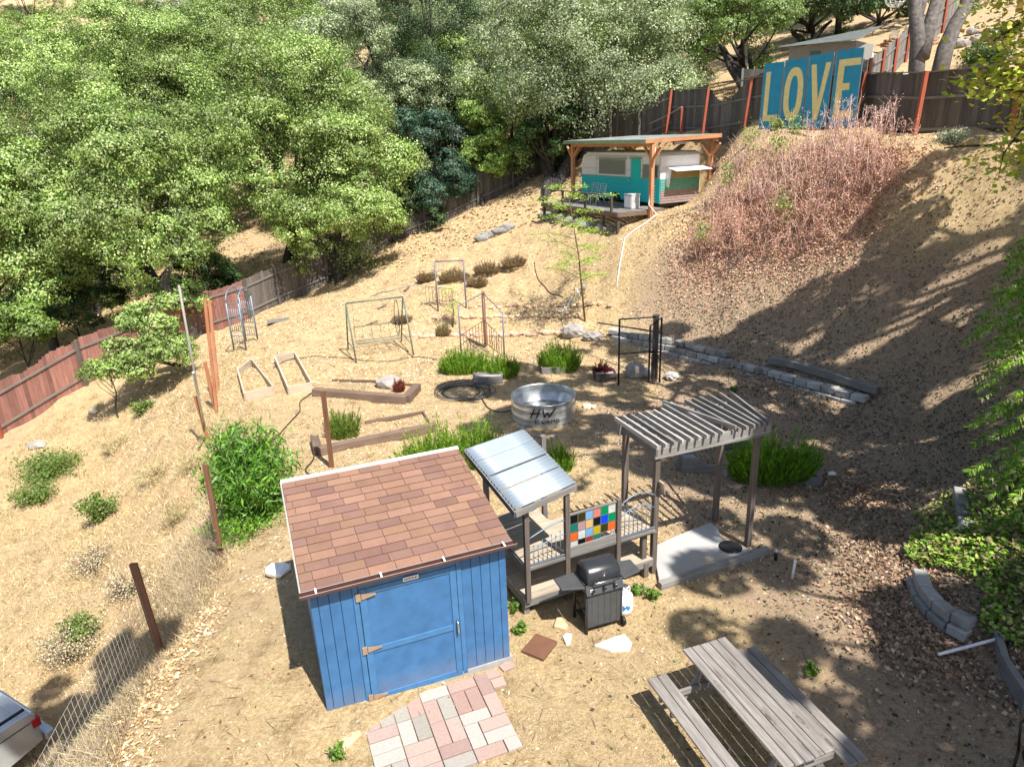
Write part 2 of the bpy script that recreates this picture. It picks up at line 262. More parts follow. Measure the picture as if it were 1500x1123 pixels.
def quads(name,V,C,mat,parent=None,org=None,nv=4):
    """V: (n,4,3) array; C: (n,3)"""
    n=len(V); o=np.array(org if org is not None else (ORG.get(parent.name,np.zeros(3)) if parent else (0,0,0)),float)
    me=bpy.data.meshes.new(name); me.vertices.add(n*nv); me.vertices.foreach_set('co',(V.reshape(-1,3)-o).astype('f').ravel())
    me.loops.add(n*nv); me.loops.foreach_set('vertex_index',np.arange(n*nv,dtype='i')); me.polygons.add(n); me.polygons.foreach_set('loop_start',np.arange(0,n*nv,nv,dtype='i'))
    me.update(calc_edges=True); a=me.attributes.new('Col','FLOAT_COLOR','FACE'); a.data.foreach_set('color',np.concatenate([C,np.ones((n,1))],1).astype('f').ravel()); me.materials.append(MATS[mat])
    ob=bpy.data.objects.new(name,me); col.objects.link(ob)
    if parent: ob.parent=parent
    else: ob.location=o
    ORG[ob.name]=o; return ob
def nrmz(a): return a/np.maximum(np.linalg.norm(a,axis=-1,keepdims=True),1e-9)
def leafquads(pos,nrm,length,width,rng,dirv=None,fold=.15):
    n=len(pos); t=rng.normal(size=(n,3)) if dirv is None else dirv; t=nrmz(t-(t*nrm).sum(1,keepdims=True)*nrm*(1 if dirv is None else .0)); b=nrmz(np.cross(nrm,t)); 
    l=np.asarray(length).reshape(-1,1)*.5; w=np.asarray(width).reshape(-1,1)*.5
    return np.stack([pos-t*l,pos+b*w+nrm*w*fold*2,pos+t*l,pos-b*w+nrm*w*fold*2],1)
def colmix(rng,n,cols,w=None,var=.2):
    cols=np.array(cols); i=rng.choice(len(cols),n,p=w); c=cols[i]; return np.clip(c*(1+rng.uniform(-var,var,(n,1)))*(1+rng.uniform(-.06,.06,(n,3))),0,1)
OAK=[(.1,.18,.03),(.21,.33,.065),(.34,.47,.13),(.43,.5,.22)]
OAKG=[(.12,.185,.06),(.24,.32,.13),(.38,.46,.24),(.5,.54,.37)]
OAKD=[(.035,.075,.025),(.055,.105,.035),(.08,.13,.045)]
BRT=[(.16,.27,.05),(.24,.36,.07),(.3,.42,.1)]
TEAL=[(.03,.075,.045),(.045,.1,.06),(.07,.12,.07)]
def tree(name,c,r,base,n,lobes,lr,leaf=(.13,.075),cols=OAK,seed=1,label='',cat='tree',group=None,limbs=9,trunk_r=.22,stems=1,low=.35,bark='bark',up=.4,fill=.5):
    rng=np.random.default_rng(seed); rr=random.Random(seed); c=np.array(c,float); r=np.array(r,float); base=np.array(base,float)
    root=thing(name,base,label,cat,group)
    d=nrmz(rng.normal(size=(lobes*4,3))); d=d[(d[:,2]>-low)|(rng.random(len(d))<.15)][:lobes]; fr=fill+(1-fill)*rng.random((len(d),1))**.5
    # uneven outline: big bulges
    bl=nrmz(rng.normal(size=(7,3))); bulge=1+.18*np.max((d@bl.T)**3,axis=1,keepdims=True)-.16*rng.random((len(d),1))
    lc=c+d*r*fr*bulge; lrad=lr*rng.uniform(.45,1.3,len(d)); 
    tone=rng.uniform(.6,1.25,len(d)); p=lrad**2; p/=p.sum(); k=rng.choice(len(d),n,p=p)
    NT=26; tv=nrmz(rng.normal(size=(len(d),NT,3))+.7*d[:,None,:]+np.array([0,0,up])); trad=(.45+.65*rng.random((len(d),NT))**.6)*lrad[:,None]
    tc0=lc[:,None,:]+tv*trad[:,:,None]*np.array([1,1,.75]); tt0=rng.integers(0,NT,n); tsz=rng.uniform(.6,1.4,(len(d),NT))[k,tt0]; v=tv[k,tt0]
    gz=rng.normal(size=(n,3))*np.array([1,1,.6]); pos=tc0[k,tt0]+gz*(.17*lrad[k]*tsz)[:,None]; nr=nrmz(v*.75+gz*.45+rng.normal(size=(n,3))*.38+np.array([.1,-.1,.3]))
    ttone=rng.uniform(.8,1.2,(len(d),NT))[k,tt0]
    cc=colmix(rng,n,cols,var=.18)*(tone[k]*ttone)[:,None]; sz=rng.uniform(.7,1.25,n)
    # trunk and limbs
    t=MB(); mid=c+(0,0,-r[2]*.35)
    for s_ in range(stems):
        off=np.array([rr.uniform(-.3,.3),rr.uniform(-.3,.3),0])*(stems>1); tp=mid+np.array([rr.uniform(-1,1)*r[0]*.4*(stems>1),rr.uniform(-1,1)*r[1]*.4*(stems>1),0])
        b0=base+off-(0,0,.3); pts=[b0+(tp-b0)*q+np.array([rr.uniform(-.12,.12),rr.uniform(-.12,.12),0])*(0<q<1) for q in (0,.12,.35,.6,.85,1)]
        t.tube(pts,[trunk_r*q for q in (1.35,1,.85,.7,.5,.35)],9)
    far=np.argsort(-lrad*rng.random(len(d)))[:limbs]
    for j in far:
        q=rr.uniform(.45,.95); a=base+(mid-base)*q; e=lc[j]; m1=a+(e-a)*.5+np.array([rr.uniform(-.2,.2),rr.uniform(-.2,.2),-.1*r[2]*.3])
        t.tube([a,m1,e,e+(e-m1)*.25],[trunk_r*.45,trunk_r*.28,trunk_r*.13,.01],6)
        for _ in range(3):
            e2=e+np.array([rr.uniform(-1,1),rr.uniform(-1,1),rr.uniform(-.3,.9)])*lr; t.tube([m1+(e-m1)*rr.uniform(.3,.9),e2],[trunk_r*.1,.006],4)
    t.build('trunk',bark,root)
    quads('crown',leafquads(pos,nr,leaf[0]*sz,leaf[1]*sz,rng),cc,'leaf',root)
    return root
# ================================================================ camera, light, sky
cam=bpy.data.cameras.new('camera'); co=bpy.data.objects.new('camera',cam); col.objects.link(co); sc.camera=co
cam.sensor_width=36; cam.lens=F/1500*36; cam.clip_end=1500; cam.clip_start=.1
f_=Vector((0,math.cos(P),-math.sin(P))); u0=Vector((0,math.sin(P),math.cos(P))); r0=Vector((1,0,0)); c_,s_=math.cos(RL),math.sin(RL)
ri=c_*r0-s_*u0; ui=s_*r0+c_*u0
co.matrix_world=Matrix(((ri.x,ui.x,-f_.x,0),(ri.y,ui.y,-f_.y,0),(ri.z,ui.z,-f_.z,H),(0,0,0,1)))
EL=math.radians(59); AZ=math.atan2(.58,-.815)
sd=Vector((math.sin(AZ)*math.cos(EL),math.cos(AZ)*math.cos(EL),math.sin(EL)))
sun=bpy.data.lights.new('sun','SUN'); sun.energy=5; sun.angle=math.radians(.55); sun.color=(1,.95,.87); so=bpy.data.objects.new('sun',sun); col.objects.link(so); so.rotation_euler=sd.to_track_quat('Z','Y').to_euler()
w_=bpy.data.worlds.new('World'); sc.world=w_; w_.use_nodes=True; nt=w_.node_tree; sk=nt.nodes.new('ShaderNodeTexSky'); sk.sky_type='NISHITA'; sk.sun_disc=False; sk.sun_elevation=EL; sk.sun_rotation=AZ; sk.air_density=1.; sk.dust_density=1.5
bg=nt.nodes['Background']; nt.links.new(sk.outputs[0],bg.inputs[0]); bg.inputs[1].default_value=.092
sc.view_settings.view_transform='Standard'; sc.view_settings.look='None'; sc.view_settings.exposure=0.78; sc.view_settings.gamma=1
sc.cycles.max_bounces=6; sc.cycles.transparent_max_bounces=8; sc.cycles.diffuse_bounces=3; sc.cycles.use_denoising=True
# ================================================================ ground
def axis(a,b,st,lo,hi):
    m=list(np.arange(a,b,st)); s=st; x=a
    while x>lo: s=min(s*1.25,12); x-=s; m.insert(0,x)
    s=st; x=m[-1]
    while x<hi: s=min(s*1.25,12); x+=s; m.append(x)
    return np.array(m)
gx=axis(-14,17,.16,-260,260); gy=axis(3,32,.16,-190,270)
XX,YY=np.meshgrid(gx,gy); ZZ=hts(np.stack([XX.ravel(),YY.ravel()],1))
nx,ny=len(gx),len(gy); me=bpy.data.meshes.new('ground'); me.vertices.add(nx*ny); me.vertices.foreach_set('co',np.stack([XX.ravel(),YY.ravel(),ZZ],1).astype('f').ravel())
I=np.arange(nx*ny).reshape(ny,nx); Q=np.stack([I[:-1,:-1],I[:-1,1:],I[1:,1:],I[1:,:-1]],-1).reshape(-1,4)
me.loops.add(len(Q)*4); me.loops.foreach_set('vertex_index',Q.ravel().astype('i')); me.polygons.add(len(Q)); me.polygons.foreach_set('loop_start',np.arange(0,len(Q)*4,4,dtype='i')); me.update(calc_edges=True)
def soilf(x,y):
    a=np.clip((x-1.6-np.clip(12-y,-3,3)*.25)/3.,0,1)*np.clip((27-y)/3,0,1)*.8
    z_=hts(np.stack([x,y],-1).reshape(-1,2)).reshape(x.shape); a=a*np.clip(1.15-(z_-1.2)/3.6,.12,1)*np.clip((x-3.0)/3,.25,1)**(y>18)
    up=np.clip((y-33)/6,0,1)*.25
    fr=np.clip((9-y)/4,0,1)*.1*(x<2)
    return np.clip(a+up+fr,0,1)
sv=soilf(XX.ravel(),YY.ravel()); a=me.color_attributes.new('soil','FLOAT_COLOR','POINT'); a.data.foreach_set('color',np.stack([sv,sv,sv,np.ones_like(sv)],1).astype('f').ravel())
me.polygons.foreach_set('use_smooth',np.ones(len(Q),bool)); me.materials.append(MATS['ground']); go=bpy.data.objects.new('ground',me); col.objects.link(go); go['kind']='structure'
def scat(n,xr,yr,rng,mask=None):
    x=rng.uniform(*xr,n); y=rng.uniform(*yr,n)
    if mask is not None: k=mask(x,y,rng); x,y=x[k],y[k]
    return np.stack([x,y,hts(np.stack([x,y],1))],1)
def clump2(x,y): return np.clip(.5+.5*np.sin(x*1.3+np.sin(y*1.1)*2)*np.cos(y*1.2+np.sin(x*.9)*2),0,1)**2
def flatq(name,pos,ln,wd,cols,rng,mat='litter',tilt=.35,lift=.012,w=None,var=.25,**k):
    n=len(pos); nr=nrmz(rng.normal(size=(n,3))*tilt+np.array([0,0,1.])); p=pos+np.array([0,0,lift])
    sz=rng.uniform(.6,1.4,n); o=quads(name,leafquads(p,nr,ln*sz,wd*sz,rng,fold=.1),colmix(rng,n,cols,w,var),mat); tag(o,**k); return o
rg=np.random.default_rng(11)
STR=[(.72,.55,.32),(.8,.65,.42),(.55,.38,.21),(.4,.26,.14),(.85,.74,.54)]
inr=lambda x,y: (x>-5.2)&(x<1.4)&(y<9.2)
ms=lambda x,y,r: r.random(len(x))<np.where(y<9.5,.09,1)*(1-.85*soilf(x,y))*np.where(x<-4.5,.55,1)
flatq('straw_mulch',scat(90000,(-13,9),(4,30),rg,ms),.05,.022,STR,rg,kind='stuff')
flatq('wood_chips',scat(26000,(-13,13),(20,38),rg,lambda x,y,r:r.random(len(x))<(1-soilf(x,y))),.085,.04,STR+[(.38,.24,.14)],rg,kind='stuff')
LIT=[(.14,.1,.075),(.22,.16,.115),(.08,.065,.05),(.3,.235,.18),(.3,.28,.24),(.1,.15,.07),(.05,.04,.035)]
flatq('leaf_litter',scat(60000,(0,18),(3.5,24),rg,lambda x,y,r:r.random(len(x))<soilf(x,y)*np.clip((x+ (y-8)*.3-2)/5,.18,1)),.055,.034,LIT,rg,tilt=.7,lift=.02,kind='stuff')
flatq('leaf_litter',scat(20000,(2.6,12),(4,13),rg,lambda x,y,r:r.random(len(x))<np.clip((x-4.2)/5,.06,1)),.05,.03,LIT,rg,tilt=.8,lift=.02,kind='stuff')
flatq('bank_leaf_litter',scat(38000,(5.5,17),(10,27),rg,lambda x,y,r:(x+ (y-16)*.55>7.6)&(r.random(len(x))<.35+.65*clump2(x,y))&(hts(np.stack([x,y],1))<5.8)),.07,.042,LIT+[(.4,.28,.2),(.12,.095,.075),(.45,.36,.27)],rg,tilt=.8,lift=.03,kind='stuff')
p=np.array([[5.9,8.6],[7,12.3],[6.2,9.8],[6.7,7.0],[5.6,8.2]]); kk=rg.integers(0,5,6500); q=p[kk]+rg.normal(size=(6500,2))*[[.45,.6]]
flatq('dry_leaf_drift',np.concatenate([q,hts(q)[:,None]],1),.075,.05,[(.38,.25,.17),(.5,.36,.25),(.28,.18,.12),(.2,.14,.1)],rg,tilt=.7,lift=.03,kind='stuff')
# row of dry leaves along the terrace edge, lower left
t=rg.random(1900); q=np.stack([-5.0-.5*rg.normal(size=1900)*.4-.1*t,5.3+t*4.2],1)+rg.normal(size=(1900,2))*.16
flatq('dry_leaf_row',np.concatenate([q,hts(q)[:,None]],1),.055,.032,[(.62,.45,.26),(.72,.57,.36),(.5,.32,.17)],rg,tilt=.6,lift=.03,kind='stuff')
def blades(name,pos,hgt,wd,cols,rng,lean=.5,mat='litter',w=None,**k):
    n=len(pos); d=nrmz(rng.normal(size=(n,3))*[lean,lean,.15]+np.array([0,0,1.])); s=nrmz(np.cross(d,rng.normal(size=(n,3)))); l=(hgt*rng.uniform(.5,1.3,n))[:,None]; ww=wd*rng.uniform(.7,1.3,(n,1)); bend=nrmz(rng.normal(size=(n,3))*[1,1,.1])*l*.25
    V=np.stack([pos-s*ww*.5,pos+s*ww*.5,pos+d*l+bend+s*ww*.12,pos+d*l+bend-s*ww*.12],1); o=quads(name,V,colmix(rng,n,cols,w,.2),mat); tag(o,**k); return o
flatq('fallen_twigs',scat(5000,(-5,12),(4,28),rg),.22,.008,[(.16,.11,.08),(.3,.22,.16),(.42,.36,.28)],rg,tilt=.12,lift=.02,kind='stuff')
flatq('dead_leaves',scat(9000,(-5.5,6),(3.8,24),rg,lambda x,y,r:r.random(len(x))<clump2(x,y)),.055,.035,[(.3,.19,.11),(.42,.28,.16),(.2,.13,.08),(.16,.2,.07)],rg,tilt=.7,lift=.02,kind='stuff')
DG=[(.34,.25,.16),(.44,.34,.23),(.55,.45,.3),(.26,.2,.13),(.4,.36,.2)]
DRY=[(.62,.5,.3),(.7,.58,.37),(.5,.37,.2),(.42,.3,.16),(.55,.5,.27)]
def clump(x,y):
    return .5+.5*np.sin(x*2.1+np.sin(y*1.7)*2)*np.cos(y*2.3+np.sin(x*1.9))
blades('dry_grass',scat(120000,(-17,-4.9),(3,24),rg,lambda x,y,r:(x<-5.0-np.clip(y-12,0,20)*.36)&(r.random(len(x))<.2+.8*clump(x,y))),.17,.011,DRY,rg,lean=.9,kind='stuff')
blades('tall_dry_grass',scat(34000,(-8.6,-5.1),(5,14),rg,lambda x,y,r:(x<-5.15-np.clip(y-10,0,9)*.05)&(x>-6.2-clump(x*.6,y*.5)*2.2)),.17,.008,DG,rg,lean=.7,kind='stuff')
blades('dry_turf',scat(60000,(-5.2,3.4),(3.6,9.0),rg,lambda x,y,r:r.random(len(x))<.35+.5*clump(x*1.3,y*1.2)),.035,.008,[(.5,.4,.24),(.6,.5,.32),(.34,.27,.15),(.4,.38,.2)],rg,lean=1.3,kind='stuff')
flatq('dry_ground_cover',scat(30000,(-34,14),(33,70),rg),.2,.1,[(.5,.36,.2),(.6,.45,.26),(.3,.2,.11)],rg,tilt=.6,lift=.03,kind='stuff')
# ================================================================ shed
th=.364; W_=2.522; Dp=2.263; HF=1.967; HB=2.337; SO=np.array([-2.534,7.067,0]); wv=np.array([math.cos(th),math.sin(th),0]); dv=np.array([-wv[1],wv[0],0]); Z=np.array([0,0,1.])
def S(a,b,z): return SO+wv*a+dv*b+Z*z
shed=thing('garden_shed',S(W_/2,Dp/2,0),'blue wooden garden shed with brown shingle lean-to roof','shed')
AX=[wv,dv,Z]
hw=HF-.09; 
m=MB(); m.plate([S(0,0,.06),S(0,Dp,.06),S(0,Dp,HB-.1),S(0,0,hw)],.02,wv); m.plate([S(W_,0,.06),S(W_,0,hw),S(W_,Dp,HB-.1),S(W_,Dp,.06)],.02,-wv); m.box(S(W_/2,Dp-.01,(HB-.04)/2),(W_-.06,.02,HB-.12),AX)
def xs_(): 
    return [0,.09,.2,.31,.42,.53]
for a0,a1 in ((0,.085),(.091,.215),(.221,.35),(.356,.50)): m.box(S((a0+a1)/2,-.002,(hw+.06)/2),(a1-a0,.03,hw-.06),AX)
for a0,a1 in ((1.90,2.03),(2.036,2.16),(2.166,2.29),(2.296,2.42)): m.box(S((a0+a1)/2,-.002,(hw+.06)/2),(a1-a0,.03,hw-.06),AX)
m.box(S(2.47,-.006,(hw+.06)/2),(.092,.034,hw-.06),AX); m.box(S(W_/2,.03,(hw+.06)/2),(W_-.05,.02,hw-.08),AX)
m.build('wall','blue_paint',shed,bev=.003)
m=MB(); m.box(S(W_/2,Dp/2,.045),(W_+.07,Dp+.07,.11),AX); m.build('foundation','grey_board',shed)
m=MB(); m.box(S(.535,-.02,(hw+.06)/2),(.065,.03,hw-.06),AX); m.box(S(1.862,-.02,(hw+.06)/2),(.065,.03,hw-.06),AX); m.box(S(1.2,-.018,hw-.04),(1.256,.026,.07),AX); m.build('door_frame','blue_trim',shed,bev=.003)
m=MB(); m.box(S(1.198,-.012,.93),(1.25,.02,1.74),AX); door=m.build('door','blue_paint',shed,bev=.002)
m=MB()
for a in (.62,1.78): m.box(S(a,-.03,.93),(.085,.018,1.74),AX)
for z in (.105,.86,1.755): m.box(S(1.2,-.028,z),(1.07,.018,.085),AX)
m.build('door_rail','blue_trim',door,bev=.003)
for z in (.14,.9,1.7): 
    m=MB(); m.box(S(.56,-.05,z),(.06,.016,.11),AX); m.plate([S(.6,-.046,z-.04),S(.78,-.046,z-.012),S(.78,-.046,z+.012),S(.6,-.046,z+.04)],.01,-dv); m.build('hinge','rust_brass',door)
m=MB(); m.tube([S(1.79,-.04,.76),S(1.79,-.09,.8),S(1.79,-.1,.86),S(1.79,-.09,.94),S(1.79,-.04,.97)],.014,8); m.build('handle','chrome',door)
m=MB(); m.box(S(1.23,-.055,1.80),(.2,.012,.055),AX); np_=m.build('name_plate','white_paint',shed)
m=MB()
for i in range(9): m.box(S(1.15+i*.02,-.062,1.80),(.011,.002,.018+.01*(i%2)),AX)
m.build('lettering','black_mark',np_)
ro=.084; sl=(HB-HF)/(Dp+.05)
def RZ(b): return HF+(b+.05)*sl
m=MB(); m.plate([S(-ro,-.05,RZ(-.05)-.03),S(W_+ro,-.05,RZ(-.05)-.03),S(W_+ro,Dp,RZ(Dp)-.03),S(-ro,Dp,RZ(Dp)-.03)],.022,Z); m.build('roof_deck','dark_wood',shed)
m=MB(); nr_=14; rl=(Dp+.04)/nr_
for i in range(nr_):
    b0=-.06+i*rl; a=-ro-R_.uniform(0,.3)
    while a<W_+ro:
        a1=a+R_.uniform(.3,.34); x0=max(a,-ro); x1=min(a1,W_+ro)
        if x1-x0>.02:
            lift=.006; t_=R_.choice([1,1.04,1.1,.95,.86,.76,1.15,.9]); 
            p0=S(x0+.003,b0,RZ(b0)+.010+lift); p1=S(x1-.003,b0,RZ(b0)+.010+lift); p2=S(x1-.003,b0+rl+.03,RZ(b0+rl)+.004); p3=S(x0+.003,b0+rl+.03,RZ(b0+rl)+.004)
            m.plate([p-Z*.006 for p in (p0,p1,p2,p3)],.006,Z,tint=(t_,t_*R_.uniform(.97,1.03),t_*(R_.uniform(.95,1.05)+(.12 if t_<.88 else 0))))
        a=a1
m.build('shingle_roof','shingle',shed)
m=MB(); m.box(S(W_/2,Dp+.01,RZ(Dp)+.0),(W_+2*ro+.02,.07,.035),AX); m.build('drip_edge','white_paint',shed); m=MB(); m.box(S(-ro-.012,Dp/2,RZ(Dp/2)-.03),(.02,Dp+.1,.05),[wv,nrmz(dv*1+Z*sl),nrmz(Z-dv*sl)]); m.build('side_trim','grey_board',shed)
gz=HF-.045; m=MB(); pr=[(0,.055),(0,0),(.06,-.01),(.1,.02),(.105,.06)]
for k in range(4):
    (y0,z0),(y1,z1)=pr[k],pr[k+1]; m.plate([S(-ro-.03,-.06-y0,gz+z0),S(W_+ro+.03,-.06-y0,gz+z0),S(W_+ro+.03,-.06-y1,gz+z1),S(-ro-.03,-.06-y1,gz+z1)],.004,-dv*.7+Z*.7)
for a in (-ro-.03,W_+ro+.03): m.plate([S(a,-.06-y,gz+z) for y,z in pr],.004,wv)
gut=m.build('gutter','brown_gutter',shed)
m=MB(); m.box(S(W_/2,-.164,gz+.064),(W_+2*ro+.06,.006,.005),AX); m.box(S(W_/2,-.06,gz+.058),(W_+2*ro,.006,.005),AX); m.build('gutter_rim','grey_board',gut)
for a in (.08,.86,1.66,2.47): m=MB(); m.box(S(a,-.11,gz+.07),(.022,.11,.006),AX); m.build('gutter_strap','white_paint',gut)
m=MB(); m.box(S(W_/2,-.045,gz+.0),(W_+2*ro-.02,.022,.1),AX); m.build('fascia','brown_gutter',shed)
# ================================================================ paver patio
pt=thing('paver_patio',S(1.2,-.6,0),'patio of pink and grey concrete pavers in front of the blue shed door','patio')
CEL=.192; grid=[[0]*9 for _ in range(7)]; Rp=random.Random(5); tid=[]
for j in range(7):
    for i in range(9):
        if grid[j][i]: continue
        op=[(1,1)] if Rp.random()<.1 else []
        if i<8 and not grid[j][i+1]: op+=[(2,1)]*3
        if j<6: op+=[(1,2)]*3
        a,b_=Rp.choice(op or [(1,1)])
        for y in range(b_):
            for x in range(a): grid[j+y][i+x]=1
        tid.append((i,j,a,b_))
PC=[(.95,.72,.64),(1.02,.82,.74),(.85,.84,.78),(.85,.6,.53),(.75,.75,.68),(1.05,1.03,.97),(.8,.58,.53),(.95,.76,.7)]
for (i,j,a,b_) in tid:
    m=MB(); cx=.40+(i+a/2)*CEL; cy=-.1-(j+b_/2)*CEL; m.box(S(cx,cy,.012+Rp.uniform(-.004,.006)),(a*CEL-.012,b_*CEL-.012,.05),AX,tint=Rp.choice(PC)); m.build('paver','paver',pt,bev=.005)
for (a,b_,t_) in ((2.2,-.16,PC[0]),(2.22,-.34,PC[1])): m=MB(); m.box(S(a,b_,.01),(.18,.16,.05),AX,tint=t_); m.build('paver','paver',pt,bev=.005)
m=MB(); m.box(S(2.44,-.10,.01),(.19,.14,.05),[wv*.98+dv*.2,dv*.98-wv*.2,Z],tint=PC[0]); m.build('loose_paver','paver',None,S(2.44,-.1,0),bev=.005,label='loose pink paver at the right front corner of the blue shed',cat='paver')
def flag(name,pxs,label,mat='white_stone',t=.05,cat='stone'):
    ps=[G(x,y,.03)-[0,0,.03] for x,y in pxs]; c=sum(ps)/len(ps); m=MB(); m.prism([p[:2] for p in ps],c[2]-.01,c[2]+t); m.build(name,mat,None,c,bev=.012,label=label,cat=cat)
flag('flagstone',[(488,1078),(498,1070),(527,1063),(529,1076),(500,1104),(494,1098)],'tan flagstone on the grass left of the paver patio',mat='tan_stone')
flag('flagstone',[(870,945),(900,933),(915,929),(926,942),(922,952),(895,953)],'large pale flagstone lying in front of the gas grill')
flag('flagstone',[(811,918),(815,905),(823,904),(832,916),(829,922)],'small tan flagstone between the shed corner and the grill',mat='tan_stone')
flag('flagstone',[(824,932),(830,927),(838,929),(836,941),(829,943)],'smallest pale stone on the ground left of the grill leg')
# white rock left of shed
m=MB(); p=at(409,842); m.rock(p+[0,0,.06],(.2,.2,.1),sub=2); m.build('white_rock','white_paint',None,p,label='bright white rock on the straw left of the blue shed',cat='rock')
# plank board where the figure stands is kept as a plain board
bx=(G(763,958)+G(808,938)+G(790,972)+G(800,930))/4
m=MB(); m.box(bx+[0,0,.025],(.42,.36,.05),[nrmz(wv*.8+dv*.6),nrmz(dv*.8-wv*.6),Z]); m.build('wooden_board','brown_board',None,bx,bev=.006,label='brown square wooden board on the ground beside the right shed corner',cat='board')
# ================================================================ gas grill
gd=nrmz(np.array([.57,.20,0])); gb=np.array([-gd[1],gd[0],0]); GO=np.array([.95,8.44,0]); GA=[gd,gb,Z]
def GG(a,b,z): return GO+gd*a+gb*b+Z*z
gr=thing('gas_grill',GG(.3,.22,0),'black gas barbecue grill with side shelves beside the deck','grill')
for a,b_ in ((.02,.02),(.58,.02),(.02,.44),(.58,.44)): m=MB(); m.tube([GG(a,b_,0),GG(a,b_,.72)],.024,8); m.build('leg','grill_black',gr)
m=MB(); m.box(GG(.3,.015,.41),(.53,.02,.6),GA); m.box(GG(.3,.006,.41),(.49,.008,.56),GA); 
for i in range(5): m.box(GG(.1+.1*i,.0,.41),(.004,.006,.56),GA)
m.build('front_panel','grill_grey',gr,bev=.003)
m=MB(); m.box(GG(.3,.22,.14),(.54,.4,.02),GA); m.box(GG(.02,.22,.35),(.015,.4,.02),GA); m.build('bottom_shelf','grill_black',gr)
m=MB(); m.plate([GG(0,-.04,.70),GG(.6,-.04,.70),GG(.6,.02,.84),GG(0,.02,.84)],.05,gb); m.box(GG(.3,.22,.77),(.6,.42,.14),GA); cp=m.build('control_panel','grill_grey',gr,bev=.006)
for a in (.1,.28,.45): m=MB(); m.lathe(GG(a,-.02,.77),[(0,.05),(.022,.05),(.026,.0)],14,ax=-gb*.92+Z*.4); m.build('knob','black_metal',cp); 
for a in (.13,.31,.48): m=MB(); m.lathe(GG(a,-.03,.78),[(0,.02),(.009,.02),(.01,.0)],10,ax=-gb*.92+Z*.4); m.build('knob_trim','chrome',cp)
m=MB(); m.box(GG(.065,-.04,.78),(.04,.008,.07),[gd,gb*.92+Z*.4,Z*.92-gb*.4]); m.build('sticker','white_paint',cp)
# lid: rounded profile extruded along gd
prof=[(0,0),(-.01,.06),(.01,.14),(.06,.2),(.14,.245),(.23,.255),(.33,.235),(.40,.17),(.43,.08),(.43,0)]
m=MB(); n=len(prof); ks=[(.03,.86),(.045,.95),(.08,1),(.52,1),(.555,.95),(.57,.86)]; vs=[];fs=[]
for a,k in ks:
    for y,z in prof: vs.append(GG(a,.215+(y-.215)*k,.845+z*k))
for i in range(len(ks)-1):
    for j in range(n-1): fs.append((i*n+j,(i+1)*n+j,(i+1)*n+j+1,i*n+j+1))
fs+=[tuple(range(n)),tuple(range((len(ks)-1)*n,len(ks)*n))[::-1]]; m.add(vs,fs,None,1.,True); lid=m.build('lid','grill_black',gr)
mm=lid.modifiers.new('e','EDGE_SPLIT'); mm.split_angle=math.radians(50)
m=MB(); m.tube([GG(.12,-.0,.9),GG(.12,-.05,.905),GG(.15,-.065,.905),GG(.45,-.065,.905),GG(.48,-.05,.905),GG(.48,0,.9)],.012,8); m.build('lid_handle','chrome',lid)
m=MB(); m.box(GG(.3,.012,1.0),(.09,.006,.03),[gd,nrmz(gb*.95-Z*.3),nrmz(Z*.95+gb*.3)]); m.build('badge','chrome',lid)
m=MB(); m.lathe(GG(.3,-.002+.01,.955),[(0,.012),(.02,.012),(.022,0)],14,ax=-gb); m.build('gauge','chrome',lid)
for a0,a1 in ((-.36,-.01),(.61,.95)):
    m=MB(); q=.05 if a0<0 else 0; r_=.05 if a0>0 else 0
    m.plate([GG(a0+.02,.05+q,.80),GG(a1,.0,.80),GG(a1,.42,.80),GG(a0+.02,.38,.80)],.035,Z) if a0<0 else m.plate([GG(a0,.0,.80),GG(a1-.02,.07,.80),GG(a1-.02,.38,.80),GG(a0,.42,.80)],.035,Z)
    m.build('side_shelf','grill_grey',gr,bev=.01)
for b_ in (.0,.44): m=MB(); m.lathe(GG(.61,b_,.075),[(.0,-.02),(.07,-.02),(.075,0),(.07,.025),(0,.025)],20,ax=gd); m.build('wheel','black_metal',gr)
# propane tank
lp=G(918,903); lp=lp+gb*.12; t=thing('propane_tank',lp,'white propane tank with blue label beside the gas grill','gas tank')
m=MB(); m.lathe(lp,[(0,.03),(.12,.03),(.15,.06),(.155,.11),(.155,.27),(.145,.32),(.11,.36),(.06,.38),(0,.385)],24); m.lathe(lp,[(.11,.03),(.115,0),(.12,0),(.12,.03)],24); m.build('body','lpg_white',t)
m=MB(); m.lathe(lp,[(.10,.36),(.105,.45),(.1,.455),(.095,.36)],24); m.build('collar','lpg_white',t)
m=MB(); m.lathe(lp,[(.02,.38),(.02,.44),(.035,.44),(.035,.46),(0,.46)],12); m.build('valve','steel',t)
m=MB(); vs=[];
for k in range(7):
    a=-math.pi/2-.2+k*.13; vs+= [lp+[.1575*math.cos(a),.1575*math.sin(a),.13+.05*(k%4)/3.],lp+[.1575*math.cos(a),.1575*math.sin(a),.24-.02*(k%3)]]
m.add(vs,[(2*i,2*i+2,2*i+3,2*i+1) for i in range(6)]); m.build('label_mark','lpg_blue',t)
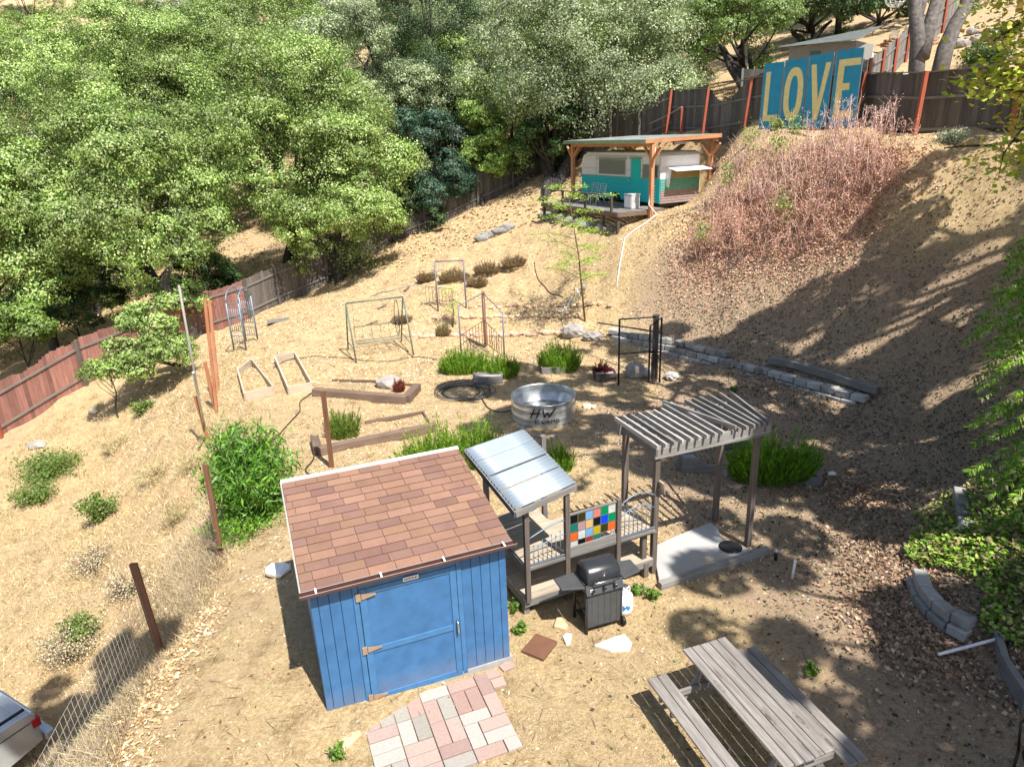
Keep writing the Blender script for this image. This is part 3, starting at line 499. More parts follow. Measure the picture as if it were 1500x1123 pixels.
# ================================================================ raised deck
P0=np.array([.10,8.96,0]); P3=np.array([2.25,9.93,0]); ew=nrmz(P3-P0); ed=np.array([-ew[1],ew[0],0]); LL=np.linalg.norm(P3-P0); EA=[ew,ed,Z]
def E_(a,b,z): return P0+ew*a+ed*b+Z*z
dk=thing('raised_deck',E_(LL/2,.6,0),'weathered two-level wooden deck with metal gate railing beside the blue shed','deck')
m=MB(); nb=9
for i in range(nb): m.box(E_(1.13,.02+.14*i,.30),(2.36,.132,.03),EA,tint=R_.uniform(.85,1.12))
m.build('lower_floor','deck_wood',dk,bev=.004)
m=MB(); m.box(E_(1.13,-.035,.24),(2.36,.03,.13),EA); m.box(E_(-.04,.6,.22),(.03,1.2,.12),EA); m.box(E_(2.3,.6,.22),(.03,1.2,.12),EA); m.build('lower_joist','grey_wood',dk,bev=.004)
for a in (.0,1.1,2.2): 
    for b_ in (.05,1.1): m=MB(); m.box(E_(a,b_,.11),(.09,.09,.26),EA); m.build('support_post','grey_wood',dk)
UZ=.86
m=MB()
for i in range(7): 
    m.box(E_(1.17,.1+.14*i,UZ),(2.3,.132,.03),EA,tint=R_.uniform(.88,1.12))
for i in range(4): m.box(E_(.45,1.08+.14*i,UZ),(.95,.132,.03),EA,tint=R_.uniform(.88,1.12))
m.build('upper_floor','deck_wood',dk,bev=.004)
m=MB(); m.beam(E_(.0,.0,UZ-.05),E_(2.36,.0,UZ-.05),.09,.04,up=(0,0,1)); m.box(E_(1.17,.96,UZ-.09),(2.3,.04,.12),EA); m.box(E_(.03,.6,UZ-.09),(.04,1.0,.12),EA); m.box(E_(2.3,.5,UZ-.09),(.04,.9,.12),EA); m.build('upper_joist','grey_wood',dk,bev=.004)
hs={0:1.98,.68:1.95,1.60:1.62}
for a,hh in hs.items(): m=MB(); m.box(E_(a,-.0-.06,hh/2+.14),(.075,.075,hh-.28),EA); m.build('post','post_wood',dk,bev=.004)
m=MB(); m.box(E_(2.17,.05,.57),(.09,.09,.5),EA); m.box(E_(2.17,-.02,.14),(.09,.09,.26),EA); m.build('stub_post','post_wood',dk,bev=.004)
for a in (.02,1.1): m=MB(); m.box(E_(a,1.5,1.1),(.08,.08,2.2),EA); m.build('back_post','grey_wood',dk,bev=.004)
m=MB(); m.box(E_(1.14,-.06,UZ+.09),(.84,.035,.15),EA); m.box(E_(1.15,-.06,UZ+.0),(2.3,.04,.05),EA); m.box(E_(1.14,-.06,1.585),(.84,.03,.03),EA); m.build('rail_board','grey_wood',dk,bev=.004)
# timber behind the deck
m=MB(); m.beam(E_(.75,1.9,.05),E_(2.1,1.0,.05),.14,.1); m.build('loose_timber','pale_wood',None,E_(1.5,1.4,0),label='long pale timber lying on the straw behind the raised deck',cat='timber',bev=.005)
def gatepanel(a0,a1,rise,name='gate_rail'):
    m=MB(); zb=UZ+.06; zt=1.50; n=9
    def top(u): return zt+.0+(.12*math.sin(u*math.pi) if rise=='arch' else (.15*math.sin(u*math.pi/2)-.13 if rise=='up' else 0))
    def mid(u): return top(u)-.22-(.0 if rise=='arch' else .02)
    m.tube([E_(a0+(a1-a0)*k/10,-.06,top(k/10)) for k in range(11)],.012,6); m.tube([E_(a0+(a1-a0)*k/10,-.06,mid(k/10)) for k in range(11)],.009,6)
    m.box(E_((a0+a1)/2,-.06,zb),(a1-a0,.022,.022),EA)
    for k in range(1,8): a=a0+(a1-a0)*k/8; u=k/8; m.tube([E_(a,-.06,zb),E_(a,-.06,mid(u)+(.07 if k%2 else .02))],.007,5); m.lathe(E_(a,-.06,mid(u)+(.07 if k%2 else .02)),[(.013,-.01),(.0,.03)],6)
    return m
gatepanel(.04,.64,'up').build('metal_railing','blue_grey_metal',dk); gatepanel(1.64,2.3,'arch').build('metal_railing','blue_grey_metal',dk)
# stained glass: 6 x 4 panes
sg=thing('stained_glass_panel',E_(1.14,-.06,UZ),'patchwork panel of coloured glass squares hung in the deck railing','glass panel')
cols=[['black','olive','blue','pink','green','clear'],['teal','mauve','sand','black','cobalt','green'],['orange','clear','blue','yellow','olive','orange'],['clear','black','red','teal',None,None]]
pw=(1.545-.735)/6; ph=(1.565-.965-.0)/4
m=MB()
for j,row in enumerate(cols):
    for i,c in enumerate(row):
        if not c: continue
        a=.735+pw*(i+.5); z=1.565-ph*(j+.5); q=MB(); q.box(E_(a,-.062,z),(pw-.012,.006,ph-.012),EA); q.build('pane','glass_'+c,sg)
for i in range(7): m.box(E_(.735+pw*i,-.062,1.265 if i<5 else 1.34),(.01,.01,.60 if i<5 else .45),EA)
for j in range(5): m.box(E_(1.14 if j<4 else .735+2*pw,-.062,1.565-ph*j),(pw*6+.008 if j<4 else 4*pw,.011,.01),EA)
m.build('frame','steel',sg)
# corrugated canopy
c4=[np.array(q) for q in ((-.02,8.70,1.98),(.89,9.22,2.10),(.16,10.80,2.32),(-.80,10.20,2.27))]
cr=thing('corrugated_canopy',E_(.4,.8,1.9),'corrugated metal canopy roof over the left end of the deck','canopy')
for s0,s1 in ((0,.27),(.272,.52),(.522,.76),(.762,1)):
    m=MB(); vs=[];nu=46; q=[]
    def P2(u,v):
        a=c4[0]+(c4[1]-c4[0])*u; b_=c4[3]+(c4[2]-c4[3])*u; return a+(b_-a)*v
    # corrugations run across the width (u), waves along v
    N=int((s1-s0)*230)
    for i in range(N+1):
        v=s0+(s1-s0)*i/N; z=.02*math.sin(v*2*math.pi*19)+(.012*(1-(v-s0)/(s1-s0)))
        for u in (0,.25,.5,.75,1): vs.append(P2(u,v)+Z*z)
    fs=[(i*5+k,i*5+k+1,(i+1)*5+k+1,(i+1)*5+k) for i in range(N) for k in range(4)]
    m.add(vs,fs,None,1.,True); o=m.build('roof_sheet','galv_roof',cr); md=o.modifiers.new('s','SOLIDIFY'); md.thickness=.003
m=MB(); m.beam(c4[0]-Z*.06,c4[1]-Z*.06,.04,.09); m.beam(c4[3]-Z*.06,c4[2]-Z*.06,.04,.09); m.beam(c4[0]-Z*.06,c4[3]-Z*.06,.04,.09); m.beam(c4[1]-Z*.06,c4[2]-Z*.06,.04,.09); m.build('roof_frame','grey_wood',cr)
sp=E_(.05,-.12,1.93); t=thing('solar_light',sp,'small solar panel lamp on the front left deck post','solar lamp')
sn=nrmz(np.array([.35,-.75,.55])); d_,s1_,u1_=basis(sn,(0,0,1)); m=MB(); m.box(sp,(.02,.17,.13),[d_,s1_,u1_]); pl=m.build('housing','white_paint',t); m=MB(); m.box(sp+sn*.011,(.004,.14,.1),[d_,s1_,u1_]); m.build('cell','solar',pl)
# ================================================================ pergola + pad
pth=.36; PO=np.array([2.24,9.94,0]); pw_=np.array([math.cos(pth),math.sin(pth),0]); pd_=np.array([-pw_[1],pw_[0],0]); PA=[pw_,pd_,Z]
def Q_(a,b,z): return PO+pw_*a+pd_*b+Z*z
pg=thing('pergola',Q_(.97,.47,0),'grey weathered wooden pergola standing over the concrete pad','pergola')
for a,b_ in ((0,0),(1.946,0),(1.946,.931),(-.02,.931)): m=MB(); m.box(Q_(a,b_,1.13),(.09,.09,2.26),PA); m.build('post','post_wood',pg,bev=.005)
for b_,a0,a1 in ((-.06,-.08,2.15),(.99,-.15,2.1)): m=MB(); m.box(Q_((a0+a1)/2,b_,2.24),(a1-a0,.04,.22),PA,tint=1.25); m.build('beam','grey_wood',pg,bev=.005)
for a in (-.06,2.02): m=MB(); m.box(Q_(a,.46,2.27),(.04,1.1,.14),PA,tint=.7); m.build('side_beam','grey_wood',pg,bev=.005)
for i in range(16):
    a=-.1+i*.152; m=MB(); t0=Q_(a,-.17,2.385); t1=Q_(a-(.02),1.3 if i>6 else 1.12,2.385)
    if i==9: t0=Q_(a+.1,-.15,2.43); t1=Q_(a-.32,1.32,2.43)
    if i>12: t0=t0+pw_*-.05*(i-12); t1=t1+pw_*.07*(i-12)
    m.beam(t0,t1,.038,.075,tint=R_.uniform(1.2,2.1) if i<10 else 1.1); m.build('slat','grey_wood',pg,bev=.004)
PD=[G(x,y,.08)[:2] for x,y in ((966,852),(956,800),(985,786),(1040,764),(1052,772),(1055,784),(1072,795),(1098,803),(1108,810))]
pc=G(1020,810,0); m=MB(); m.prism([q for q in PD],-.02,.075); m.build('concrete_pad','concrete',None,pc,bev=.01,label='concrete pad under the pergola with a curved far edge',cat='slab')
m=MB(); m.beam(G(966,857,.06)*[1,1,0]+Z*.05,G(1125,805,.06)*[1,1,0]+Z*.05,.11,.13,tint=1.3); m.build('edging_timber','grey_wood',None,G(1050,830),bev=.008,label='grey timber edging along the front of the concrete pad',cat='timber')
dc=G(1070,801,.08); m=MB(); m.lathe([dc[0],dc[1],.076],[(.2,0),(.2,.012),(.17,.02),(.05,.015),(0,.015)],28); t=m.build('round_grate','black_metal',None,[dc[0],dc[1],.076],label='round black drain grate on the concrete pad by the pergola post',cat='grate')
m=MB(); m.tube([[dc[0]-.02,dc[1]+.1,.1],[dc[0]-.04,dc[1]+.02,.1]],.01,6); 
pl=G(968,748,1.0); 
m=MB(); a0=Q_(.06,-.09,1.62); m.box(a0,(.02,.3,.13),[nrmz(pw_+Z*.2),nrmz(pd_*.3-Z*.8+pw_*.3),nrmz(pd_)]); m.build('loose_board','pale_wood',None,a0,label='small pale board fixed aslant to the pergola post by the gate railing',cat='board')
# ================================================================ stock tank
tc_=np.array([.8,17.0,0]); TR=.83; t=thing('stock_tank',tc_,'round galvanized stock tank marked HW in black paint','stock tank')
m=MB(); m.lathe(tc_,[(TR-.0,0),(TR+.012,.03),(TR,.06),(TR,.17),(TR+.012,.19),(TR,.21),(TR,.40),(TR+.012,.42),(TR,.44),(TR+.005,.57),(TR+.022,.58),(TR+.022,.60),(TR-.01,.605),(TR-.012,.57),(TR-.008,.44),(TR-.0,.42),(TR-.008,.40),(TR-.008,.05),(0,.05)],72); m.build('wall','tank_steel',t)
m=MB(); m.lathe(tc_,[(TR-.012,.13),(0,.13)],48); m.build('water','water',t)
def onwall(u,v): a=-math.pi/2-.06+u/TR; return tc_+np.array([(TR+.016)*math.cos(a),(TR+.016)*math.sin(a),v])
m=MB()
def stroke(pts,w=.03):
    ps=[]
    for (a,b_),(c,d) in zip(pts[:-1],pts[1:]):
        for k in range(7): q=k/6; ps.append((a+(c-a)*q,b_+(d-b_)*q))
    m.tube([onwall(*q) for q in ps],w/2,5)
for st in ([(-.32,.26),(-.22,.51)],[(-.17,.28),(-.08,.51)],[(-.33,.37),(-.08,.41)],[(.0,.51),(.03,.3),(.1,.42),(.15,.3),(.32,.52)]): stroke(st,.035)
for st in ([(-.2,.22),(-.08,.225)],[(-.2,.12),(-.08,.12)],[(-.2,.22),(-.2,.12)],[(-.2,.17),(-.1,.17)],[(-.02,.22),(-.05,.17),(.02,.14),(-.04,.12)],[(.07,.12),(.12,.23),(.17,.12)],[(.09,.16),(.15,.16)],[(.2,.12),(.21,.23),(.25,.15),(.29,.23),(.3,.12)],[(.34,.12),(.34,.22),(.4,.2),(.41,.14),(.34,.12)]): stroke(st,.014)
m.build('painted_lettering','black_mark',t)
m=MB(); p=tc_+[.2,1.1,0]; 
m=MB(); a=at(782,545)
m.tube([a,a+[0,0,.5]],.022,6); m.build('standpipe','pipe_white',None,a,label='short white standpipe behind the round tank',cat='pipe')
for i,(x,y,s_) in enumerate([(775,632,.1),(788,640,.09),(800,634,.1),(810,642,.08),(795,648,.09),(764,628,.1),(783,650,.07)]):
    p=at(x,y); m=MB(); m.rock(p+[0,0,s_*.3],(s_,s_*.9,s_*.6),tint=R_.uniform(.7,1.2)); m.build('stone','boulder' if i%2 else 'tan_stone',None,p,label='fist-sized round stone in the small pile in front of the round tank',cat='stone',group='stones piled in front of the tank')
p=at(860,598); m=MB(); m.box(p+[0,0,.05],(.22,.14,.1)); m.box(p+[.17,-.05,.04],(.1,.12,.07)); m.build('white_block','white_stone',None,p,bev=.015,label='white broken block on the ground right of the round tank',cat='block')
# hoses
def hose(name,pxs,r,mat,label,lift=.03,z=None,cat='hose'):
    ps=[]; 
    pts=[at(*p) for p in pxs]
    for i in range(len(pts)-1):
        p0=pts[max(i-1,0)];p1=pts[i];p2=pts[i+1];p3=pts[min(i+2,len(pts)-1)]
        for k in range(8):
            q=k/8.; v=.5*((2*p1)+(-p0+p2)*q+(2*p0-5*p1+4*p2-p3)*q*q+(-p0+3*p1-3*p2+p3)*q**3); ps.append([v[0],v[1],0])
    ps.append(list(pts[-1])); xy=np.array(ps)[:,:2]; hh=hts(xy); m=MB(); m.tube([np.array([a[0],a[1],b_+lift]) for a,b_ in zip(xy,hh)],r,5); m.build(name,mat,None,pts[0],label=label,cat=cat)
m=MB(); hc=at(680,576)
for k in range(6):
    rr_=.52+.05*k; off=np.array([R_.uniform(-.08,.08),R_.uniform(-.08,.08)]); wa=R_.uniform(0,6); m.tube([hc+[off[0]+(rr_+.05*math.sin(a*.35+wa))*math.cos(a*math.pi/18)*1.1,off[1]+(rr_+.05*math.sin(a*.35+wa))*math.sin(a*math.pi/18),.02+.012*k+.01*math.sin(a)] for a in range(36)],.016,5,closed=True,tint=R_.choice([1,3,6]))
m.build('coiled_hose','hose_black',None,hc,label='coiled dark irrigation hose on the ground left of the round tank',cat='hose')
hose('hose',[(706,585),(716,600),(735,605),(752,602)],.015,'hose_black','black hose running from the coil to the round tank')
hose('hose',[(409,640),(438,606),(440,590),(455,578),(470,572)],.014,'hose_black','black hose curving right of the oleander bush')
hose('hose',[(457,640),(460,672),(448,690),(458,700)],.014,'hose_black','thin hose beside the brown steel post left of the shed roof')
hose('hose',[(400,540),(440,526),(500,525),(545,530),(610,524),(640,528)],.012,'hose_black','thin irrigation line across the straw under the swing frame')
hose('hose',[(545,435),(600,420),(650,395)],.02,'hose_grey','faded hose on the slope behind the swing frame')
hose('hose',[(783,385),(786,405),(800,425),(825,438)],.014,'hose_black','thin hose curving down the straw bank below the trailer')
hose('hose',[(912,395),(905,424)],.012,'pipe_white','short white pipe end on the bank left of the sapling')if False else None
# ================================================================ garden beds and plants
def bedbox(name,pxs,hgt,wd,mat,label,closed=True,zt=None):
    ps=[at(*p) for p in pxs]; c=sum(ps)/len(ps); t=thing(name,c,label,'garden bed'); n=len(ps)
    for i in range(n if closed else n-1):
        a,b_=ps[i],ps[(i+1)%n]; m=MB(); m.beam([a[0],a[1],a[2]+hgt/2-.02],[b_[0],b_[1],b_[2]+hgt/2-.02],wd,hgt,tint=R_.uniform(.85,1.15)); m.build('board',mat,t,bev=.006)
    return t
bedbox('garden_bed',[(350,552),(370,536),(402,578),(360,588)],.28,.05,'pale_wood','wooden garden bed frame behind the oleander bush')
bedbox('garden_bed',[(404,532),(433,526),(458,572),(424,580)],.28,.05,'pale_wood','wooden garden bed frame right of the other frame, with a hose inside')
bedbox('garden_bed',[(460,580),(596,591),(612,572)],.24,.22,'tie_wood','brown garden bed of railroad ties with a small red shrub inside',closed=False)
bedbox('garden_bed',[(609,566),(545,561),(487,559)],.1,.04,'tie_wood','thin back edging board of the tie bed with the grey boulder',closed=False)
bedbox('garden_bed',[(636,632),(467,668),(462,650)],.22,.2,'tie_wood','garden bed of railroad ties directly behind the blue shed',closed=False)
bedbox('garden_bed',[(628,620),(620,606),(535,622)],.1,.05,'tie_wood','thin edging board of the bed behind the blue shed',closed=False)
bedbox('planter_box',[(990,690),(1198,712),(1200,698)],.24,.12,'grey_wood','long grey timber planter edge behind the pergola posts',closed=False)
bedbox('garden_bed',[(1060,660),(1100,655),(1125,640)],.2,.1,'grey_wood','short grey timber edge behind the pergola shrub',closed=False)
def spiky(px,py,w,hh,n,label,cols=None,seed=0,cat='shrub',name='green_shrub',lean=.35,depth=None):
    rng=np.random.default_rng(seed+50); c=at(px,py); root_n=n; a=rng.uniform(0,6.28,n); r=np.sqrt(rng.random(n)); bx=np.stack([r*np.cos(a)*w,r*np.sin(a)*w*(depth or .7)],1); dome=(1-.55*r**2); tilt=bx/ w *lean
    d=nrmz(np.concatenate([tilt+rng.normal(size=(n,2))*.12,np.ones((n,1))],1)); L_=hh*dome*rng.uniform(.4,1.3,n)*(1+.18*np.sin(a*3+seed)+.12*np.sin(a*5)); base=np.concatenate([c[0]+bx[:,:1]*.75,c[1]+bx[:,1:]*.75,np.full((n,1),c[2])],1)
    m=26; u=rng.random((n,m)); pos=base[:,None,:]+d[:,None,:]*(L_[:,None]*u**.7)[:,:,None]; out=nrmz(rng.normal(size=(n,m,3))); dirv=nrmz(out*.55+d[:,None,:]*1.); pos=pos+dirv*.03
    nr=nrmz(np.cross(dirv,rng.normal(size=(n,m,3)))); cc=colmix(rng,n*m,cols or [(.13,.25,.02),(.22,.38,.04),(.32,.5,.07)],var=.2)*rng.uniform(.7,1.2,n).repeat(m)[:,None]
    V=leafquads(pos.reshape(-1,3),nr.reshape(-1,3),.1*rng.uniform(.7,1.3,n*m),.014,rng,dirv=dirv.reshape(-1,3)); o=quads(name,V,cc,'needle',None,c); tag(o,label,cat); return o
spiky(680,546,.95,.65,650,'bright green spiky shrub behind the coiled hose, left part of the bed',seed=1,depth=.5)
spiky(735,552,.62,.6,450,'green spiky shrub at the right end of the bed behind the hose',seed=2)
spiky(820,542,.78,.78,650,'round green spiky shrub behind the round tank',seed=3)
spiky(640,690,1.0,.85,650,'green spiky shrub showing above the back edge of the shed roof',seed=4,depth=.7)
spiky(700,680,.72,.9,600,'tall green spiky shrub between the shed roof and the corrugated canopy',seed=5)
spiky(820,690,.35,.55,200,'small green shrub to the right of the corrugated canopy',seed=6)
spiky(503,640,.48,.6,260,'small upright green plant in the tie bed left of the shed roof',seed=7,cols=[(.15,.24,.03),(.22,.32,.06),(.3,.36,.1)])
spiky(1130,700,1.0,.85,950,'dark green bushy shrub in the planter behind the pergola posts',seed=8,depth=.6,cols=[(.1,.22,.02),(.17,.33,.03),(.25,.42,.05)],lean=.75)
spiky(585,575,.16,.3,120,'small red-leaved shrub in the tie bed',seed=9,cols=[(.3,.09,.07),(.4,.15,.1)])
spiky(882,552,.3,.38,160,'dark red barberry in the little box planter left of the black frame',seed=10,cols=[(.16,.03,.04),(.25,.05,.06)])
spiky(650,492,.3,.35,240,'dry olive tuft on the lowest stone row behind the swing frame',seed=11,cols=[(.3,.26,.13),(.4,.32,.17)],name='dry_shrub')
for i,(x,y,w,hh,lb) in enumerate([(625,412,.45,.35,'dry olive shrub on the bank left of the tall purple-grey frame'),(665,412,.7,.45,'wide dry brown shrub on the bank behind the purple-grey frame'),(715,402,.6,.45,'dry brown shrub on the bank, middle of the row'),(755,392,.6,.4,'dry brown shrub at the upper right of the bank row'),(700,420,.4,.35,'low dry brush below the bank shrubs'),(590,472,.4,.2,'flat dry tuft right of the swing frame')]):
    spiky(x,y,w,hh,420,lb,seed=20+i,cols=[(.33,.23,.14),(.42,.31,.2),(.34,.28,.14)],name='dry_shrub',lean=.9)
def woodbox(px,py,s,label,mat='dark_wood'):
    c=at(px,py); t=thing('planter_box',c,label,'planter')
    for sx,sy,a,b_ in ((0,-1,s[0],.04),(0,1,s[0],.04),(-1,0,.04,s[1]),(1,0,.04,s[1])): m=MB(); m.box(c+[sx*s[0]/2,sy*s[1]/2,s[2]/2],(a-.001*abs(sx),b_,s[2])); m.build('side_board',mat,t,bev=.006)
    m=MB(); m.box(c+[0,0,s[2]-.06],(s[0]-.05,s[1]-.05,.02)); m.build('soil','boulder',t)
woodbox(886,556,(.6,.45,.26),'small dark box planter holding the red barberry')
woodbox(810,546,(.7,.3,.22),'low grey box planter in front of the round green shrub','grey_wood')
woodbox(715,560,(.85,.4,.24),'weathered pale box planter in front of the spiky shrubs','grey_wood')
woodbox(1008,688,(.35,.3,.35),'small square planter at the left end of the timber planter edge','grey_wood')
p=at(570,566); m=MB(); m.rock(p+[0,0,.12],(.42,.3,.2),sub=2); m.build('boulder','boulder',None,p,label='grey boulder at the back of the tie bed',cat='boulder')
p=at(984,556); m=MB(); m.rock(p+[0,0,.1],(.23,.2,.13),sub=3,tint=1.2); m.build('boulder','boulder',None,p,label='pale rounded boulder on the ground right of the black frame',cat='boulder')
p=at(840,492); m=MB(); m.rock(p+[0,0,.14],(.42,.3,.27),sub=3,tint=.95); m.build('boulder','boulder',None,p,label='big pale boulder at the left end of the block retaining wall',cat='boulder')
p=at(868,498); m=MB(); m.rock(p+[0,0,.08],(.36,.22,.2),sub=3,tint=.85); m.build('boulder','boulder',None,p,label='lower pale boulder beside the big boulder at the wall end',cat='boulder')
# retaining wall of blocks
wl=[at(*p) for p in ((885,500),(930,508),(985,522),(1040,534),(1100,549),(1150,564),(1200,580),(1258,597))]
seg=[];tot=0
for a,b_ in zip(wl[:-1],wl[1:]): seg.append((a,b_,np.linalg.norm((b_-a)[:2])));tot+=seg[-1][2]
def along(s):
    for a,b_,l in seg:
        if s<=l: return a+(b_-a)*s/l,(b_-a)/l
        s-=l
    return seg[-1][1],(seg[-1][1]-seg[-1][0])/seg[-1][2]
t=thing('retaining_wall',wl[3],'curved grey block retaining wall at the foot of the bank','retaining wall')
for row in range(3):
    s=.0+(row%2)*.2
    while s<tot-.3-(row==2)*(tot*.45):
        p,d=along(s+.2); d=nrmz(d*[1,1,0]); nb_=np.array([-d[1],d[0],0]); nb_=nb_ if nb_[1]>0 else -nb_; m=MB(); m.box(p*[1,1,0]+nb_*(.12*row+.1+R_.uniform(-.03,.03))+Z*(.09+.185*row+R_.uniform(-.01,.01)),(.38,.26,.17),[nrmz(d+nb_*R_.uniform(-.08,.08)),nb_,Z],tint=R_.uniform(.6,1.25)); m.build('block','block',t,bev=.02)
        s+=.41
lg=[at(1125,537),at(1165,545),at(1285,583)]
for i,(a,b_,lb) in enumerate([(0,1,'short grey timber lying on top of the block retaining wall'),(1,2,'long grey timber beam on top of the right end of the block wall')]):
    m=MB(); m.beam(lg[a]+Z*.18,lg[b_]+Z*.18,.2,.2); m.build('timber_beam','grey_wood',None,lg[a],bev=.012,label=lb,cat='timber')
p=[at(875,495),at(975,510)]; m=MB(); m.beam(p[0]+Z*.55,p[1]+Z*.5,.06,.04); m.build('dark_plank','dark_wood',None,p[0],label='thin dark plank lying on the block wall behind the black frame',cat='plank')
# stone rows on the bank: individual dry laid stones in rows
def stonerow(pxa,pxb,n,s,label,group,mt_='pink_stone'):
    t=thing('stone_edging',at(*pxa),label,'stone edging')
    for i in range(n):
        q=(i+R_.uniform(-.2,.2))/n; p=at(pxa[0]+(pxb[0]-pxa[0])*q,pxa[1]+(pxb[1]-pxa[1])*q+R_.uniform(-1.5,1.5)); k=R_.uniform(.6,1.3); m=MB(); m.rock(p+[0,0,s*.3],(s*k*1.3,s*.8,s*.7),tint=R_.uniform(.8,1.2)*(.6 if mt_=='block' else 1)); m.build('stone',mt_,t)
stonerow((600,494),(822,490),34,.13,'lowest row of pinkish stones at the foot of the bank',0)
stonerow((640,467),(860,464),20,.12,'middle row of pinkish stones on the bank',0)
stonerow((690,451),(905,448),16,.11,'upper row of pinkish stones on the bank',0)
# pale slabs near trailer deck
stonerow((706,352),(752,332),7,.28,'grey stone steps left of the trailer deck',0,'block')
stonerow((800,318),(905,342),9,.24,'row of pale grey stones below the trailer deck',0,'block')
for i,(x,y,a,l) in enumerate([(612,407,.5,.5),(596,425,.9,.35),(560,452,.6,.4),(545,475,.2,.5),(575,470,1.3,.4)]):
    p=at(x,y); d=np.array([math.cos(a),math.sin(a),.3]); m=MB(); m.beam(p-d*l/2+Z*.05,p+d*l/2+Z*.05,.06,.03); m.build('wood_scrap','tie_wood',None,p,label='broken brown wood scrap lying on the straw bank behind the swing frame',cat='wood scrap',group='wood scraps on the bank')
# ================================================================ metal garden frames
def V3(p,z=0): return np.array([p[0],p[1],p[2]+z])
def perp(a,b_): d=nrmz((b_-a)*[1,1,0]); return d,np.array([-d[1],d[0],0])
# arched arbour
a=G(361,514); b_=G(374,494); d,nn=perp(a,b_); dl=np.linalg.norm(b_-a); c=(a+b_)/2
aw=nrmz(G(368,505)-G(343,512)); t=thing('garden_arbor',c,'pale blue-grey metal arbour with arched top by the left fence','garden arbour')
fl=[G(343,513),G(361,514)]; dd=(G(382,497)-G(361,514))
sideA=(G(343,513),G(361,514)); off=dd*.8
for k in range(2):
    p0=sideA[0]+off*k*1.0; p1=sideA[1]+off*k*1.0
    m=MB(); 
    for p in (p0,p1): m.tube([p,p+Z*1.75],.032,6)
    for z in (.25,.55,.7,1.2,1.6,1.75): 
        m.tube([p0+(p1-p0)*q/6+Z*(z+(.06*math.sin(q/6*math.pi) if z in(.7,1.2) else 0)) for q in range(7)],.016,5)
    for q in range(1,6): m.tube([p0+(p1-p0)*q/6+Z*.7,p0+(p1-p0)*q/6+Z*1.6],.011,4)
    for q in range(1,5): m.tube([p0+(p1-p0)*q/5+Z*.25,p0+(p1-p0)*q/5+Z*.55],.009,4)
    m.build('side_panel','blue_grey_metal',t)
m=MB()
for p0 in sideA: m.tube([p0+off*(.5-.5*math.cos(q/10*math.pi))+Z*(1.75+.42*math.sin(q/10*math.pi)) for q in range(11)],.024,6)
for q in (2,4,5,6,8): o=off*(.5-.5*math.cos(q/10*math.pi))+Z*(1.75+.42*math.sin(q/10*math.pi)); m.tube([sideA[0]+o,sideA[1]+o],.012,5)
m.build('arch_top','blue_grey_metal',t)
# swing frame
A0,A1=G(522,531),G(606,520); B0,B1=G(510,512),G(588,500); t=thing('swing_frame',(A0+B1)/2,'empty green metal swing seat frame with no cushions','swing frame')
T0=(A0+B0)/2*[1,1,0]+Z*1.85; T1=(A1+B1)/2*[1,1,0]+Z*1.85; dS=nrmz(T1-T0)
for (x,y,tt) in ((A0,B0,T0),(A1,B1,T1)): m=MB(); m.tube([x,(x+tt)/2+Z*.1,tt],.027,6); m.tube([y,(y+tt)/2+Z*.05,tt],.027,6); m.tube([x+Z*.35+(tt-x)*[.15,.15,0],y+Z*.35+(tt-y)*[.15,.15,0]],.018,5); m.build('side_frame','green_metal',t)
m=MB(); m.tube([T0,T1],.03,6); m.build('top_bar','green_metal',t)
mid=(T0+T1)/2; hs_=mid*[1,1,0]; bk=nrmz(np.cross(Z,dS)); 
m=MB(); s0=T0*[1,1,0]+dS*.2; s1=T1*[1,1,0]-dS*.2
for y,z in ((-.25,.45),(.25,.42),(.38,.9)): m.tube([s0+bk*y+Z*z,s1+bk*y+Z*z],.018,5)
m.tube([s0+bk*-.02+Z*.43,s1+bk*-.02+Z*.43],.012,5)
for q in range(6): p=s0+(s1-s0)*q/5; m.tube([p+bk*-.25+Z*.45,p+bk*.25+Z*.42,p+bk*.38+Z*.9],.01,5)
m.build('seat_frame','green_metal',t)
m=MB(); 
for p,tt in ((s0,T0+dS*.2),(s1,T1-dS*.2)): m.tube([p+bk*.1+Z*.6,tt],.008,4)
m.build('hanger','green_metal',t)
m=MB(); m.tube([T1-dS*.15+bk*(.1*math.cos(a))+Z*(-.7+.62*math.sin(a))+dS*(-.12+.1*math.cos(a)) for a in np.linspace(0,6.28,20)],.012,5); m.build('hanging_hose','hose_black',None,T1-Z*1.8,label='oval loop of black hose hanging from the right side of the swing frame',cat='hose')
# purple-grey tall frame on bank
a=at(642,457); b_=at(683,452); t=thing('metal_trellis',a,'tall purple-grey metal frame with iron gate panel on the bank','metal frame'); d,nn=perp(a,b_)
m=MB(); 
for p in (a,b_): m.tube([p-Z*.1,p*[1,1,0]+Z*(a[2]+1.95)],.03,6)
m.tube([a*[1,1,0]+Z*(a[2]+1.95),b_*[1,1,0]+Z*(a[2]+1.95)],.03,6); m.build('frame','purple_grey_metal',t)
def ironpanel(p0,p1,z0,z1,n=9,sl=0.,r=.009):
    m=MB(); 
    for z in (z0,z1): m.tube([p0+Z*z,p1+Z*(z+(sl if z==z1 else 0))],r*1.3,5)
    for k in range(n+1):
        q=k/n; p=p0+(p1-p0)*q; m.tube([p+Z*z0,p+Z*(z1+sl*q)],r,4)
    for cx in (.35,.65):
        c_0=p0+(p1-p0)*cx+Z*(z0+z1)/2
        for s1_ in (-1,1): m.tube([c_0+(p1-p0)*(.06*s1_*math.cos(w))+Z*(.14*s1_+.12*math.sin(w)) for w in np.linspace(0,6.2,12)],r*.8,4)
    return m
f2=a-d*.55-nn*.1; f2=at(625,447); ironpanel(f2,at(664,452),.1,.75,8).build('gate_panel','rusty_metal',t)
